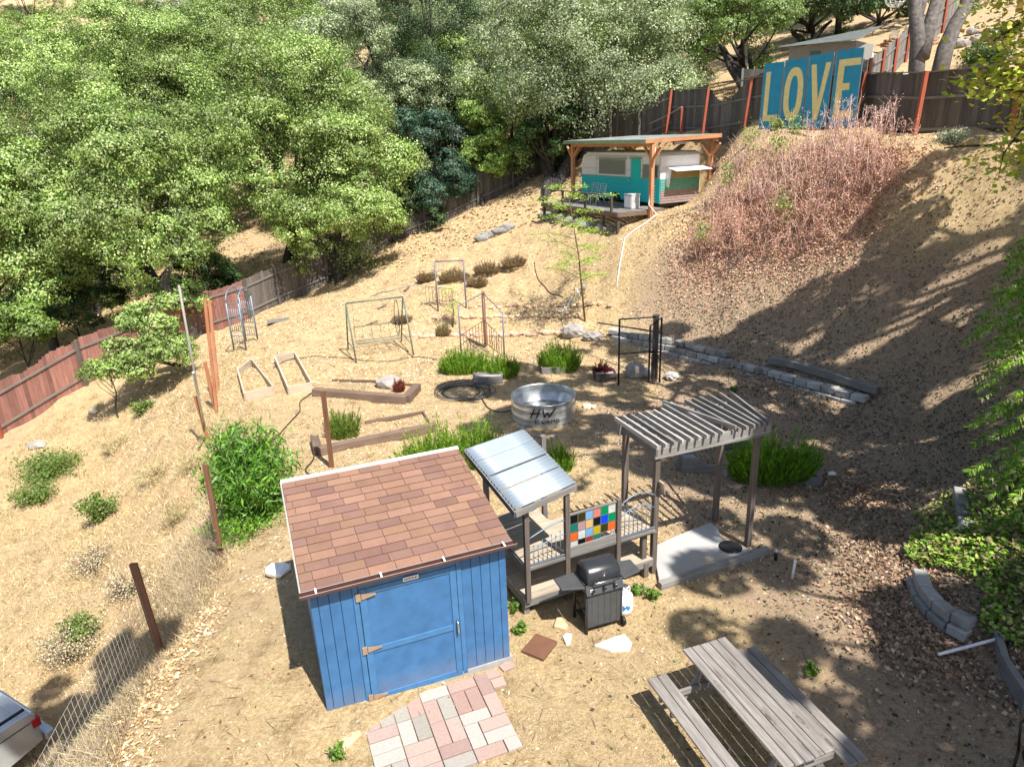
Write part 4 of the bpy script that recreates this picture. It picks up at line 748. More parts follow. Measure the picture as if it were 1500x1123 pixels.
# corner gate with orange post
a,mi,b_=G(676,523),G(712,527),G(739,528); cpt=G(712,518)+nrmz(G(712,518)*[1,1,0])*.9; t=thing('corner_gate',cpt*[1,1,0],'two iron gate panels forming a corner round an orange post','iron gate')
top=1.9
m=MB(); 
for p,hh in ((a,1.75),(b_,1.6)): m.tube([p,p+Z*hh],.025,6)
m.tube([cpt*[1,1,0],cpt*[1,1,0]+Z*top],.02,6); m.tube([a+Z*1.75,cpt*[1,1,0]+Z*(top)],.02,5); m.tube([b_+Z*1.6,cpt*[1,1,0]+Z*(top)],.02,5); m.build('frame','purple_grey_metal',t)
ironpanel(a,cpt*[1,1,0],.12,.75,8,.2).build('gate_panel','rusty_metal',t); ironpanel(b_,cpt*[1,1,0],.12,.72,8,.22).build('gate_panel','rusty_metal',t)
p=cpt*[1,1,0]+nrmz(cpt*[1,1,0])*.12; m=MB(); m.box(p+Z*.95,(.12,.06,1.95)); m.build('post','orange_post',t,bev=.004)
# black frame
a,b_=G(906,564),G(950,560); c2=G(966,560)+0; t=thing('black_gate_frame',b_,'black metal frame with low gate panel and thick post right of the planters','metal frame')
m=MB(); 
for p,hh in ((a,1.98),(b_,1.7),(c2,1.95)): m.tube([p,p+Z*hh],.028,6)
for z in (1.97,.95): m.tube([a+Z*z,b_+(c2-b_)*.5+Z*z],.022,5)
m.tube([b_+Z*1.7,c2+Z*1.95],.02,5); m.tube([b_+Z*.9,c2+Z*.95],.02,5); m.build('frame','black_metal',t)
ironpanel(b_,c2,.1,.85,5).build('gate_panel','black_metal',t)
m=MB(); m.box((b_+c2)/2*[1,1,0]+nrmz(b_*[1,1,0])*.15+Z*1.0,(.14,.14,2.0)); m.build('post','dark_wood',t)
p=at(930,553); m=MB(); m.rock(p+[0,0,.2],(.3,.2,.28),sub=2); m.rock(p+[.4,0,.12],(.2,.2,.18),sub=2); m.build('boulder','boulder',None,p,label='dark boulder standing inside the black gate frame',cat='boulder')
# silver plant
p=at(838,468); m=MB()
for k in range(9): q=np.array([p[0]-.35+.1*k,p[1]+.02*k,p[2]+.1+.11*k]); m.tube([q,q+[R_.uniform(-.1,.1),R_.uniform(-.15,.1),.35]],[.05,.01],4,tint=R_.uniform(.8,2))
m.build('silver_plant','silver_leaf',None,p,label='silvery dead plant leaning beside the sapling above the boulders',cat='plant')
# ================================================================ steel posts and wire fence at the left edge
def leanpost(bpx,tpx,hh,mat,label,w=.07,flat=.035,base=None):
    b0=at(*bpx) if base is None else base; tp=G(tpx[0],tpx[1],b0[2]+hh); m=MB(); m.beam(b0-Z*.2,tp,w,flat,up=(0,1,0)); m.build('fence_post',mat,None,b0,label=label,cat='fence post',bev=.003); return b0,tp
q1=leanpost((238,960),(195,825),1.6,'brown_post','brown steel fence post nearest the camera on the left slope edge',w=.11,flat=.05)
q2=leanpost((325,818),(300,680),1.9,'brown_post','brown fence post at the left edge of the oleander bush',w=.09)
q3=leanpost((317,606),(300,436),3.2,'orange_post','tallest orange post leaning at the left edge of the garden',w=.085,flat=.05)
q4=leanpost((319,575),(307,440),2.6,'orange_post','second orange post directly behind the tallest one',w=.09,flat=.05)
q5=leanpost((307,650),(286,580),1.3,'orange_post','short orange post in front of the tallest orange post',w=.1)
q6=leanpost((316,600),(300,530),1.4,'orange_post','short orange post standing against the tall grey pole',w=.1)
q7=leanpost((486,685),(473,572),1.85,'brown_post','lone brown steel post left of the shed roof edge',w=.1,flat=.05)
b0=at(303,648); tp=G(262,418,3.9); m=MB(); m.tube([b0,tp],.03,6); m.build('tall_pole','hose_grey',None,b0,label='tall thin grey metal pole leaning left above the orange posts',cat='pole')
b0=at(303,640); m=MB(); m.tube([b0,G(283,545,2.0)],.03,6); m.build('pipe_post','steel',None,b0,label='grey steel pipe post between the orange posts',cat='pole')
b0=at(352,575); m=MB(); 
b8=np.array([-4.75,5.2,0]); 
def mesh(p0,t0,p1,t1,label,st=.11):
    m=MB(); L0=np.linalg.norm(p1-p0); n=int(L0/st)
    for k in range(n+1): q=k/n; m.tube([p0+(p1-p0)*q,t0+(t1-t0)*q],.0019,3)
    for k in range(11): q=k/10; m.tube([p0+(t0-p0)*q,p1+(t1-p1)*q],.0019,3)
    m.build('wire_mesh','grey_board',None,p0,label=label,cat='wire fence')
mesh(q2[0],q2[0]+(q2[1]-q2[0])*.75,q1[0],q1[0]+(q1[1]-q1[0])*.85,'wire mesh strung between the brown post by the oleander and the nearest brown post')
mesh(q1[0],q1[0]+(q1[1]-q1[0])*.85,b8,b8+(q1[1]-q1[0])*.8,'wire mesh running from the nearest brown post down past the silver pickup')
# ================================================================ picnic table
tt_=-1.24; tw=np.array([math.cos(tt_),math.sin(tt_),0]); td=np.array([-tw[1],tw[0],0]); TO=np.array([2.643,5.428,0])-tw*1.857; TA=[tw,td,Z]
def TT(a,b_,z): return TO+tw*a+td*b_+Z*z
TL=1.9; TW=.64
pt_=thing('picnic_table',TT(TL/2,TW/2,0),'weathered grey wooden picnic table with attached benches','picnic table')
m=MB(); n=5; pw2=TW/n
for i in range(n): m.box(TT(TL/2+R_.uniform(-.01,.01),pw2*(i+.5),.745),(TL,pw2-.008,.036),TA,tint=R_.uniform(.9,1.15))
m.build('table_top','table_wood',pt_,bev=.008)
for a0 in (-.50,TW+.22):
    m=MB()
    for i in range(2): m.box(TT(TL/2,a0+.14*(i+.5),.44),(TL+.02,.133,.036),TA,tint=R_.uniform(.9,1.15))
    m.build('bench','table_wood',pt_,bev=.008)
for a in (.25,TL-.25):
    m=MB(); m.beam(TT(a,-.25,0),TT(a,TW*.33,.73),.085,.036,up=tw); m.build('leg','table_wood',pt_,bev=.004)
    m=MB(); m.beam(TT(a,TW+.25,0),TT(a,TW*.67,.73),.085,.036,up=tw); m.build('leg','table_wood',pt_,bev=.004)
    m=MB(); m.box(TT(a+.04,TW/2,.40),(.036,TW+1.0,.085),TA); m.build('cross_beam','table_wood',pt_,bev=.004)
    m=MB(); m.box(TT(a+.04,TW/2,.70),(.036,TW-.06,.07),TA); m.build('cross_beam','table_wood',pt_,bev=.004)
# ================================================================ board fences
def fence(pts,hh,mat,label,rail_side=1,post_mat='red_post',post_side=1,name='board_fence',bw=.14,postw=.11,sect=2.4,rails=(.25,1.45),postps=None,top=None,leanp=0.):
    pts=[np.array([*p[:2],0.]) for p in pts]; t=thing(name,[*pts[0][:2],h(*pts[0][:2])],label,'fence')
    for a,b_ in zip(pts[:-1],pts[1:]):
        Lg=np.linalg.norm(b_-a); n=max(1,round(Lg/sect)); d=(b_-a)/Lg; nn=np.array([-d[1],d[0],0])
        for s_ in range(n):
            p0=a+(b_-a)*s_/n; p1=a+(b_-a)*(s_+1)/n; l=Lg/n; m=MB(); nb_=max(1,int(l/bw)); xs=[(k+.5)*l/nb_ for k in range(nb_)]; hh_=hts([(p0+d*x)[:2] for x in xs])
            for x,z in zip(xs,hh_): q=R_.uniform(-.03,.03); m.box(p0+d*x+Z*(z+(hh+q)/2-.03),(l/nb_-.006,.02,hh+q),[d,nn,Z],tint=R_.uniform(.7,1.35))
            m.build('board_panel',mat,t)
            z0,z1=h(*p0[:2]),h(*p1[:2])
            for rz in rails: rm=MB(); rm.beam(p0+Z*(z0+rz)+nn*rail_side*.035,p1+Z*(z1+rz)+nn*rail_side*.035,.045,.075,tint=1.6); rm.build('rail','fence_wood',t)
            if top: rm=MB(); rm.beam(p0+Z*(z0+top)+nn*rail_side*.02,p1+Z*(z1+top)+nn*rail_side*.02,.14,.035,tint=1.7); rm.build('top_rail','fence_wood',t)
            if s_==0 or True:
                pm=MB(); pm.beam(p0+Z*(z0-.1)+nn*post_side*(.1+leanp),p0+Z*(z0+hh+.02)+nn*post_side*.1,postw,postw); pm.build('post',post_mat,t,bev=.006)
    return t
LF=[(-26,10),(-21.5,16.5),(-18.04,22.67),(-16.5,25.65)]
LF2=[(-16.5,25.65),(-11.9,31.2)]; LF3=[(-11.9,31.2),(-10.83,32.48),(-8.79,33.77),(-5.81,36.43),(-1.45,38.05),(2.31,39.78)]
fence(LF,1.8,'red_fence','reddish brown board fence at the far left edge of the dry slope',-1,'red_post',-1,rails=(.35,1.45))
fence(LF2,1.8,'red_fence','faded red board fence behind the arched arbour and the orange posts',-1,'fence_wood',-1,rails=(.35,1.45))
fence(LF3,1.8,'fence_wood','dark weathered board fence climbing behind the big oaks towards the trailer',-1,'fence_wood',-1,rails=(.35,1.45))
fence([(2.31,39.78),(5.5,37.2),(7.8,34.1)],1.8,'fence_wood','dark board fence in shade behind the trailer canopy',-1,'fence_wood',-1,rails=(.35,1.45))
RF=[(7.8,34.1),(9.95,29.7),(12.1,24.9),(12.6,22.3),(14.15,20.5),(17.5,18.4),(22,16)]
fence(RF,1.72,'fence_wood','grey board fence with red posts along the top of the bank behind the big letters',-1,'red_post',-1,rails=(.12,1.0),top=1.71,leanp=.2,sect=2.1)
# love panels
LA=np.array([9.62,27.7,0]); LB=np.array([11.55,24.4,0]); ld=nrmz(LB-LA); ln=np.array([ld[1],-ld[0],0]); 
if ln[0]>0: ln=-ln
def LOVEP(ch,s0,s1,zt,wd):
    z0=6.83; hh=zt; lean=.05
    W2=s1-s0
    def Pp(u,v,o=0.): return LA+ld*(s0+W2*u)-ln*(lean*v)+Z*(z0+hh*v)+ln*o
    c=Pp(.5,0); t=thing('letter_board',c,'tall blue board painted with a yellow letter '+ch,'letter board','letter boards spelling LOVE against the fence')
    m=MB(); m.plate([Pp(0,0),Pp(1,0),Pp(1,1),Pp(0,1)],.03,ln); m.build('board','love_blue',t)
    m=MB()
    for u in (0.006,.994): m.plate([Pp(u-.006,0,-.002),Pp(u+.006,0,-.002),Pp(u+.006,1,-.002),Pp(u-.006,1,-.002)],.034,ln)
    m.build('edge_strip','grey_board',t)
    m=MB(); R=lambda u0,v0,u1,v1: m.plate([Pp(u0,v0,.032),Pp(u1,v0,.032),Pp(u1,v1,.032),Pp(u0,v1,.032)],.006,ln)
    if ch=='L': R(.15,.12,.38,.87); R(.38,.12,.9,.215)
    if ch=='E': R(.14,.12,.37,.88); R(.37,.79,.95,.88); R(.37,.48,.64,.57); R(.37,.12,.9,.21)
    if ch=='V': m.plate([Pp(.12,.87,.032),Pp(.33,.87,.032),Pp(.56,.33,.032),Pp(.6,.1,.032),Pp(.42,.1,.032)],.006,ln); m.plate([Pp(.72,.88,.034),Pp(.93,.88,.034),Pp(.6,.1,.034),Pp(.5,.1,.034),Pp(.52,.3,.034)],.006,ln)
    if ch=='O':
        n=28; vs=[];f=[]
        for k in range(n):
            a=2*math.pi*k/n; ca,sa=math.cos(a),math.sin(a); sq=lambda x:math.copysign(abs(x)**.85,x)
            for r1,r2 in ((.41,.385),(.18,.265)):
                for o in (.032,.038): vs.append(Pp(.5+r1*sq(ca),.5+r2*sq(sa),o))
        for k in range(n): j=(k+1)%n; A=k*4;B=j*4; f+=[(A+1,B+1,B+3,A+3),(A,A+1,A+3,A+2)[:0] or (A,B,B+1,A+1),(A+2,A+3,B+3,B+2)]
        m.add(vs,f)
    m.build('letter','ochre',t)
for ch,s0,s1,zt in (('L',0,.86,2.24),('O',.9,1.86,2.27),('V',1.9,2.84,2.32),('E',2.93,3.9,2.36)): LOVEP(ch,s0,s1,zt,1)
# ================================================================ trailer
TRO=np.array([6.24,29.01,0]); rw=np.array([.442,-.897,0]); rd=np.array([.897,.442,0]); tl=5.85; twd=2.03; z0=4.12; z1=6.08; RA=[rw,rd,Z]
def K(a,b_,z): return TRO+rw*a+rd*b_+Z*z
tr=thing('camper_trailer',K(-tl/2,twd/2,z0-.2),'vintage turquoise and white camper trailer under a timber canopy','trailer')
pf=[(-tl,z0+.15),(-tl+.12,z0),(0,z0),(0,z1-.12),(-.1,z1),(-tl+.5,z1),(-tl+.15,z1-.12),(-tl,z1-.4)]
zm=5.08
m=MB(); m.plate([K(a,.02,z) for a,z in pf],twd-.04,rd); m.build('body','white_paint',tr,bev=.02)
m=MB(); m.plate([K(-tl+.01,.018,zm),K(-tl+.01,.018,z0+.16),K(-tl+.13,.018,z0+.01),K(-.01,.018,z0+.01),K(-.01,.018,zm)],.02,-rd); m.build('lower_panel','teal',tr)
m=MB(); m.box(K(-tl/2,.0,zm),(tl-.02,.012,.03),RA); m.box(K(-tl/2,twd/2,z1+.012),(tl-.6,twd,.03),RA); m.build('trim','steel',tr)
m=MB()
for z in (4.45,4.75,5.4,5.95): m.box(K(-tl/2,.001,z),(tl-.3,.006,.008),RA)
for a in (-4.6,-2.0,-1.2,-.05): m.box(K(a,.002,5.08),(.008,.006,1.8),RA)
m.build('panel_seam','window_grey',tr)
m=MB(); m.plate([K(0.004,.02,z0+.0),K(.004,twd-.02,z0+.0),K(.004,twd-.02,z0+.5),K(.004,.02,z0+.5)],.02,rw); m.build('end_panel_lower','mauve_panel',tr)
m=MB(); m.plate([K(0.004,.02,z0+.503),K(.004,twd-.02,z0+.503),K(.004,twd-.02,zm-.0),K(.004,.02,zm-.0)],.022,rw); m.build('end_panel_middle','teal_green',tr)
m=MB(); 
for k in range(9): m.box(K(.03,twd/2,z0+.1+.1*k),(.01,twd-.06,.018),RA,tint=.8)
m.build('end_siding','mauve_panel',tr)
m=MB(); m.plate([K(.006,.5,zm+.02),K(.006,twd-.02,zm+.02),K(.006,twd-.02,zm+.36),K(.006,.5,zm+.36)],.02,rw); w0=m.build('end_window','tan_panel',tr)
m=MB(); m.plate([K(.02,.3,zm+.42),K(.02,twd+.05,zm+.42),K(.62,twd+.12,zm+.30),K(.62,.3,zm+.30)],.02,Z); m.build('awning','awning_white',tr)
m=MB(); m.plate([K(.03,.28,zm+.44),K(.03,.28,zm-.3),K(.2,.3,zm-.35),K(.32,.3,zm+.36)],.01,rd); m.build('awning_side','awning_white',tr)
dr=thing
m=MB(); m.box(K(-1.62,-.01,z0+.85),(.62,.03,1.72),RA); dr=m.build('door','teal_door',tr,bev=.01)
m=MB(); m.box(K(-1.62,-.04,z0+1.74),(.78,.06,.05),RA); m.build('door_hood','steel',dr)
m=MB(); m.tube([K(-1.99,-.05,z0+.7),K(-1.99,-.09,z0+.8),K(-1.99,-.05,z0+.95)],.012,5); m.build('door_handle','chrome',dr)
def win(a0,a1,zz0,zz1,gm,nm='window'):
    m=MB(); m.box(K((a0+a1)/2,-.012,(zz0+zz1)/2),(a1-a0,.03,zz1-zz0),RA); w=m.build(nm,'steel',tr)
    n=2; 
    for i in range(n): x0=a0+(a1-a0)*i/n+.03; x1=a0+(a1-a0)*(i+1)/n-.03; m=MB(); m.box(K((x0+x1)/2,-.026,(zz0+zz1)/2),(x1-x0,.012,zz1-zz0-.07),RA); m.build('pane',gm if i==0 or nm!='side_window' else 'glass_dark',w)
    return w
win(-4.35,-2.35,5.18,5.78,'window_grey'); w=win(-1.12,-.12,5.1,5.62,'window_grey','side_window')
m=MB(); m.box(K(-3.35,-.06,5.83),(2.15,.12,.03),RA); m.build('window_hood','steel',w)
for a in (-.45,): 
    for k in range(6): m=MB(); m.box(K(-.42,-.006,4.2+.12*k),(.3,.012,.05),RA); m.build('vent_slat','awning_white',tr)
for b_ in (-.0,twd): m=MB(); m.lathe(K(-3.0,b_-.02,z0-.02),[(0,-.08),(.3,-.08),(.32,0),(.3,.08),(0,.08)],20,ax=rd); m.build('wheel','tyre',tr)
m=MB(); m.box(K(-tl/2,twd/2,z0-.1),(tl-.4,twd-.3,.14),RA); m.build('chassis','black_metal',tr)
# canopy
cn=thing('timber_canopy',K(-2.5,.8,4),'cedar post canopy with grey roof standing over the trailer','canopy')
bz=3.95
for a,b_ in ((.62,-.9),(-5.15,-.9),(.3,2.3),(-5.15,2.3)):
    g=h(*K(a,b_,0)[:2]); m=MB(); m.box(K(a,b_,(g+6.38)/2),(.15,.15,6.38-g+.1),RA); p=m.build('post','cedar',cn,bev=.006)
    for s1_ in (-1,1):
        m=MB(); m.beam(K(a,b_,5.85),K(a+s1_*.5,b_,6.36),.07,.09,up=rd); m.build('brace','cedar',p)
    m=MB(); m.beam(K(a,b_,5.85),K(a,b_+(.5 if b_<0 else -.5),6.36),.07,.09,up=rw); m.build('brace','cedar',p)
m=MB(); m.box(K(-2.3,-.9,6.42),(5.9,.09,.14),RA); m.box(K(-2.3,2.3,6.5),(5.9,.09,.14),RA); m.build('beam','cedar',cn)
m=MB()
for i in range(12): m.beam(K(-5.2+.53*i,-1.2,6.53),K(-5.2+.53*i,2.35,6.63),.05,.1)
m.build('rafter','cedar',cn)
m=MB(); rz=lambda b_: 6.59+.026*(b_+1.4)
m.plate([K(-5.3,-1.3,rz(-1.3)),K(.68,-1.3,rz(-1.3)),K(.68,2.45,rz(2.45)),K(-5.3,2.45,rz(2.45))],.03,Z); m.build('roof','roof_grey',cn)
m=MB(); m.box(K(-2.3,-1.32,6.54),(6.0,.03,.13),RA); m.build('gutter','steel',cn)
m=MB(); m.beam(K(.7,-1.3,6.55),K(.7,2.45,6.65),.04,.15); m.build('fascia','cedar',cn)
# deck
td_=thing('trailer_deck',K(-2.5,-1.2,4),'dark wooden deck with low handrail in front of the trailer','deck')
dz=3.98
m=MB()
for i in range(15): m.box(K(-2.5,-2.3+.15*i,dz),(6.0,.14,.035),RA,tint=R_.uniform(.8,1.2))
m.build('floor','grey_wood',td_)
m=MB(); m.box(K(-2.5,-2.4,dz-.08),(6.0,.04,.16),RA); m.box(K(.52,-1.2,dz-.08),(.04,2.4,.16),RA); m.build('skirt','tie_wood',td_)
for a in (-5.4,-4.0,-2.4,-.6,.4): 
    g=h(*K(a,-2.3,0)[:2]); m=MB(); m.box(K(a,-2.3,(g+dz)/2),(.1,.1,max(.1,dz-g)),RA); m.build('support_post','dark_wood',td_)
for a in (-5.4,-3.7,-1.9,.0): m=MB(); m.box(K(a,-2.33,dz+.3),(.08,.08,.62),RA); m.build('rail_post','dark_wood',td_)
m=MB(); m.box(K(-2.7,-2.33,dz+.62),(5.5,.1,.04),RA); m.build('handrail','dark_wood',td_)
def lawnchair(a,b_,label):
    c=K(a,b_,dz+.02); t=thing('patio_chair',c,label,'chair','white metal chairs on the trailer deck'); q=lambda x,y,z: c+rw*x+rd*y+Z*z
    for x in (-.22,.22): 
        m=MB(); m.tube([q(x,-.25,0),q(x,-.22,.42),q(x,.2,.42),q(x,.3,.85)],.014,5); m.build('leg','pipe_white',t); m=MB(); m.tube([q(x,.28,0),q(x,.05,.42)],.014,5); m.build('leg','pipe_white',t)
    m=MB(); 
    for k in range(5): m.tube([q(-.22,-.2+.1*k,.42),q(.22,-.2+.1*k,.42)],.01,4)
    m.build('seat','pipe_white',t); m=MB()
    for k in range(5): m.tube([q(-.22,.2+.025*k,.45+.1*k),q(.22,.2+.025*k,.45+.1*k)],.01,4)
    m.build('backrest','pipe_white',t)
lawnchair(-4.9,-1.1,'white metal chair farthest left on the trailer deck'); lawnchair(-3.4,-1.1,'white metal chair on the deck left of the turquoise door, under the window'); lawnchair(-2.5,-1.3,'white metal chair nearest the turquoise door')
c=K(-.35,-1.1,dz); t=thing('cooler_box',c,'grey and white box air cooler on the trailer deck beside the canopy post','air cooler'); m=MB(); m.box(c+Z*.3,(.5,.4,.55),RA); m.build('cabinet','ac_grey',t,bev=.01); m=MB(); m.box(c+Z*.3-rd*.205,(.44,.02,.42),RA); m.build('front_grille','plastic_white',t); m=MB(); m.box(c+Z*.585,(.53,.43,.03),RA); m.build('lid','plastic_white',t)
# pipe down the bank
ps=[K(.6,-.75,6.3),K(.62,-1.0,4.2)]+[at(x,y)+Z*.04 for x,y in ((962,316),(945,330),(925,342),(915,352),(908,390),(903,425))]; m=MB(); m.tube(ps,.022,6); m.build('drain_pipe','pipe_white',None,ps[2],label='white drain pipe running from the canopy post down the straw bank',cat='pipe')
# stair handrail behind
t=thing('stair_rail',D(985,185,31.5),'wooden stair handrail with red posts climbing to the top of the bank','handrail')
hp=[D(928,191,34.),D(955,180,33),D(973,172,32.3),D(999,157,31.)]
m=MB(); 
for a,b_ in zip(hp[:-1],hp[1:]): m.beam(a,b_,.1,.05,tint=1.5)
m.build('handrail','grey_wood',t)
for p in hp[1:]: m=MB(); g=h(p[0],p[1]); m.box([p[0],p[1],(p[2]+g)/2],(.1,.1,max(.3,p[2]-g))); m.build('post','red_post',t)
for k in range(4): p=np.array([8.0-.05*k,32.6-.4*k,0]); g=h(p[0],p[1]); m=MB(); m.box([p[0],p[1],g+.1],(.9,.3,.14)); m.build('step','tie_wood',t)
# ================================================================ pickup at lower left
ax=nrmz(np.array([-.50,-.86,0])*1.); c=G(54,1052,-1.95)-np.array([-ax[1],ax[0],0])*.9; c[2]=-2.95; ay=np.array([-ax[1],ax[0],0]); CA=[ax,ay,Z]
def U(a,b_,z): return c+ax*a+ay*b_+Z*z
tk=thing('pickup_truck',U(2.6,0,0),'silver pickup truck with red tail lamp parked below the wire fence','pickup truck')
sidep=[(0,.55),(0,1.12),(.1,1.18),(2.0,1.18),(2.05,1.2),(2.2,1.75),(2.5,1.82),(3.3,1.82),(3.6,1.75),(4.05,1.22),(4.1,1.18),(5.2,1.1),(5.35,.95),(5.35,.5),(4.9,.42),(4.75,.75),(4.45,.88),(4.15,.75),(4.0,.42),(1.5,.42),(1.35,.75),(1.05,.88),(.75,.75),(.6,.45)]
m=MB(); 
for s1_ in (-.9,.86): m.plate([U(a,s1_,z) for a,z in sidep if not(1.75<z+.2 and False)],.04,ay)
m.box(U(.02,0,.86),(.04,1.72,.6),CA); m.box(U(1.0,0,.7),(1.95,1.72,.04),CA); m.box(U(2.05,0,1.0),(.05,1.72,.5),CA); m.box(U(2.9,0,1.8),(1.1,1.5,.04),CA); m.box(U(4.7,0,1.12),(1.2,1.72,.06),CA); m.build('body','truck_paint',tk,bev=.02)
for s1_ in (-.905,.905): m=MB(); m.plate([U(a,s1_-.003,z) for a,z in ((2.28,1.25),(2.42,1.7),(3.3,1.72),(3.75,1.25))],.006,ay); m.build('side_window','glass_dark',tk)
m=MB(); m.plate([U(2.1,-.75,1.25),U(2.1,.75,1.25),U(2.25,.7,1.74),U(2.25,-.7,1.74)],.02,-ax); m.build('rear_window','glass_dark',tk)
m=MB()
for s1_ in (-.915,.905):
    for a in (2.06,3.1,4.0): m.box(U(a,s1_,.82),(.012,.006,.68),CA)
    m.box(U(1.05,s1_,1.0),(1.9,.006,.012),CA); m.box(U(2.95,s1_,.6),(1.7,.008,.04),CA)
m.box(U(-.003,0,.86),(.006,1.5,.012),CA); m.build('panel_gap','black_metal',tk)
for s1_ in (-.87,.87): m=MB(); m.box(U(-.01,s1_,.95),(.05,.1,.17),CA); m.box(U(.05,s1_*1.05,.95),(.08,.02,.15),CA); m.build('tail_lamp','red_lamp',tk)
m=MB(); m.box(U(-.12,0,.55),(.16,1.8,.16),CA); m.build('bumper','truck_paint',tk,bev=.03)
for a in (1.05,4.45):
    for s1_ in (-.82,.82): m=MB(); m.lathe(U(a,s1_,.36),[(.0,-.1),(.3,-.12),(.36,-.08),(.36,.08),(.3,.12),(0,.1)],22,ax=ay); wl_=m.build('wheel','tyre',tk); m=MB(); m.lathe(U(a,s1_+.02*np.sign(s1_),.36),[(0,-.115),(.18,-.115),(.19,.115),(0,.115)],18,ax=ay); m.build('rim','chrome',wl_)
m=MB(); 
for s1_ in (-.8,.8): m.beam(U(.1,s1_,1.24),U(2.1,s1_,1.24),.05,.03)
m.build('bed_rail','black_metal',tk)
# ================================================================ right side: low block walls, pipe, planter, chair, stakes
def lowwall(pxs,rows,label,s=(.36,.2,.17)):
    pts=[at(*p)*[1,1,0] for p in pxs]; t=thing('low_block_wall',[*pts[0][:2],0],label,'retaining wall')
    for a,b_ in zip(pts[:-1],pts[1:]):
        l=np.linalg.norm(b_-a); n=max(1,round(l/s[0])); d=(b_-a)/l; nn=np.array([d[1],-d[0],0]); nn=nn if nn[0]>0 else -nn
        for r_ in range(rows):
            for k in range(n): p=a+(b_-a)*(k+.5)/n; m=MB(); m.box(p+nn*(.06*r_)+Z*(h(p[0],p[1])+.06+s[2]*r_),(l/n-.015,s[1],s[2]-.01),[d,nn,Z],tint=R_.uniform(.5,.95)); m.build('block','block',t,bev=.02)
lowwall([(1337,852),(1345,885),(1362,908),(1388,926),(1418,938)],2,'low curved block wall holding the ivy bed')
lowwall([(1404,722),(1408,750),(1412,785)],1,'short straight run of grey blocks above the ivy bed')
a=G(1374,958,.1); b_=G(1462,935,.25); e=G(1540,905,.4); m=MB(); m.tube([a,b_,e],.022,8); m.build('white_pipe','pipe_white',None,a,label='long white pipe lying across the ground at the lower right',cat='pipe')
a=G(1160,847); m=MB(); m.tube([a,a+[.05,.06,.32]],.022,8); m.build('white_stake','pipe_white',None,a,label='short white plastic stake standing in the dirt right of the concrete pad',cat='stake')
a=G(1136,820); m=MB(); m.tube([a,a+[0,0,.16]],.03,8); o=m.build('black_stub','black_metal',None,a,label='black pipe stub with white cap at the end of the timber edging',cat='pipe stub'); m=MB(); m.tube([a+[0,0,.16],a+[0,0,.2]],.028,8); m.build('cap','pipe_white',o)
a=G(1462,958,.0); t=thing('timber_planter',a,'dark timber planter edge at the lower right frame edge','planter'); c3=[G(1458,935,.15),G(1470,975,.15),G(1505,1030,.15),G(1560,930,.15)]
for i,j in ((0,1),(1,2),(0,3)): m=MB(); m.beam(c3[i],c3[j],.09,.3); m.build('board','grey_wood',t,bev=.008)
for i,(x,y) in enumerate([(1482,952),(1496,960),(1494,942)]): g=G(x,y,.12); m=MB(); m.box(g,(.2,.17,.1)); m.build('block','block',t,bev=.02)
c=G(1525,1165,0); t=thing('black_chair',c,'black metal chair at the lower right corner of the yard','chair')
for x,y in ((-.2,-.2),(.2,-.2),(-.2,.2),(.2,.2)): m=MB(); m.tube([c+[x,y,0],c+[x,y,.44]],.016,6); m.build('leg','black_metal',t)
m=MB(); m.tube([c+[.24*math.cos(k),.24*math.sin(k),.45] for k in np.linspace(0,6.0,16)],.014,5,closed=True); m.prism([(c[0]+.22*math.cos(k),c[1]+.22*math.sin(k)) for k in np.linspace(0,5.9,14)],.435,.445); m.build('seat','black_metal',t)
m=MB(); m.tube([c+[-.2,.2,.45],c+[-.22,.24,.8],c+[0,.28,.88],c+[.22,.24,.8],c+[.2,.2,.45]],.014,5)
for x in (-.1,0,.1): m.tube([c+[x,.22,.45],c+[x,.27,.85]],.008,4)
m.build('backrest','black_metal',t)
p=at(1423,772); m=MB(); m.rock(p+Z*.05,(.06,.05,.05)); m.build('white_ball','plastic_white',None,p,label='small white object at the top edge of the ivy bed',cat='litter')
p=at(1218,698); m=MB(); m.rock(p+Z*.04,(.1,.06,.05)); m.build('white_shell','plastic_white',None,p,label='small white stone at the right end of the grey planter edge',cat='stone')
p=at(1262,597)
p=at(916,586)
p=at(300,931); m=MB(); m.beam(p+Z*.03,p+[.45,.02,.03],.05,.02); m.build('white_stick','pale_wood',None,p,label='pale flat stick on the straw right of the nearest brown post',cat='stick')
p=at(137,604); m=MB(); m.rock(p+Z*.06,(.16,.12,.1)); m.build('white_rock','white_stone',None,p,label='small white rock on the left slope below the red fence',cat='rock')
p=at(55,655); m=MB(); m.rock(p+Z*.08,(.35,.2,.14)); m.build('grey_rock','boulder',None,p,label='grey rock half hidden above the green bramble on the left slope',cat='rock')
p=at(218,590); m=MB(); m.box(p+Z*.04,(.5,.3,.04),[nrmz(np.array([1,.5,.2])),nrmz(np.array([-.5,1,0])),Z]); m.build('flat_board','pale_wood',None,p,label='flat pale board on the left slope below the shrub at the fence',cat='board')
p=at(1322,190); m=MB(); m.rock(p+Z*.08,(.3,.2,.14)); m.build('rock','tan_stone',None,p,label='low tan rock at the foot of the fence right of the letters',cat='rock')
p=at(410,470); m=MB(); m.box(p+Z*.03,(1.0,.5,.03),[nrmz(np.array([1,.3,.05])),nrmz(np.array([-.3,1,0])),Z]); m.build('grey_board','grey_wood',None,p,label='grey board lying on the ground right of the arbour',cat='board')
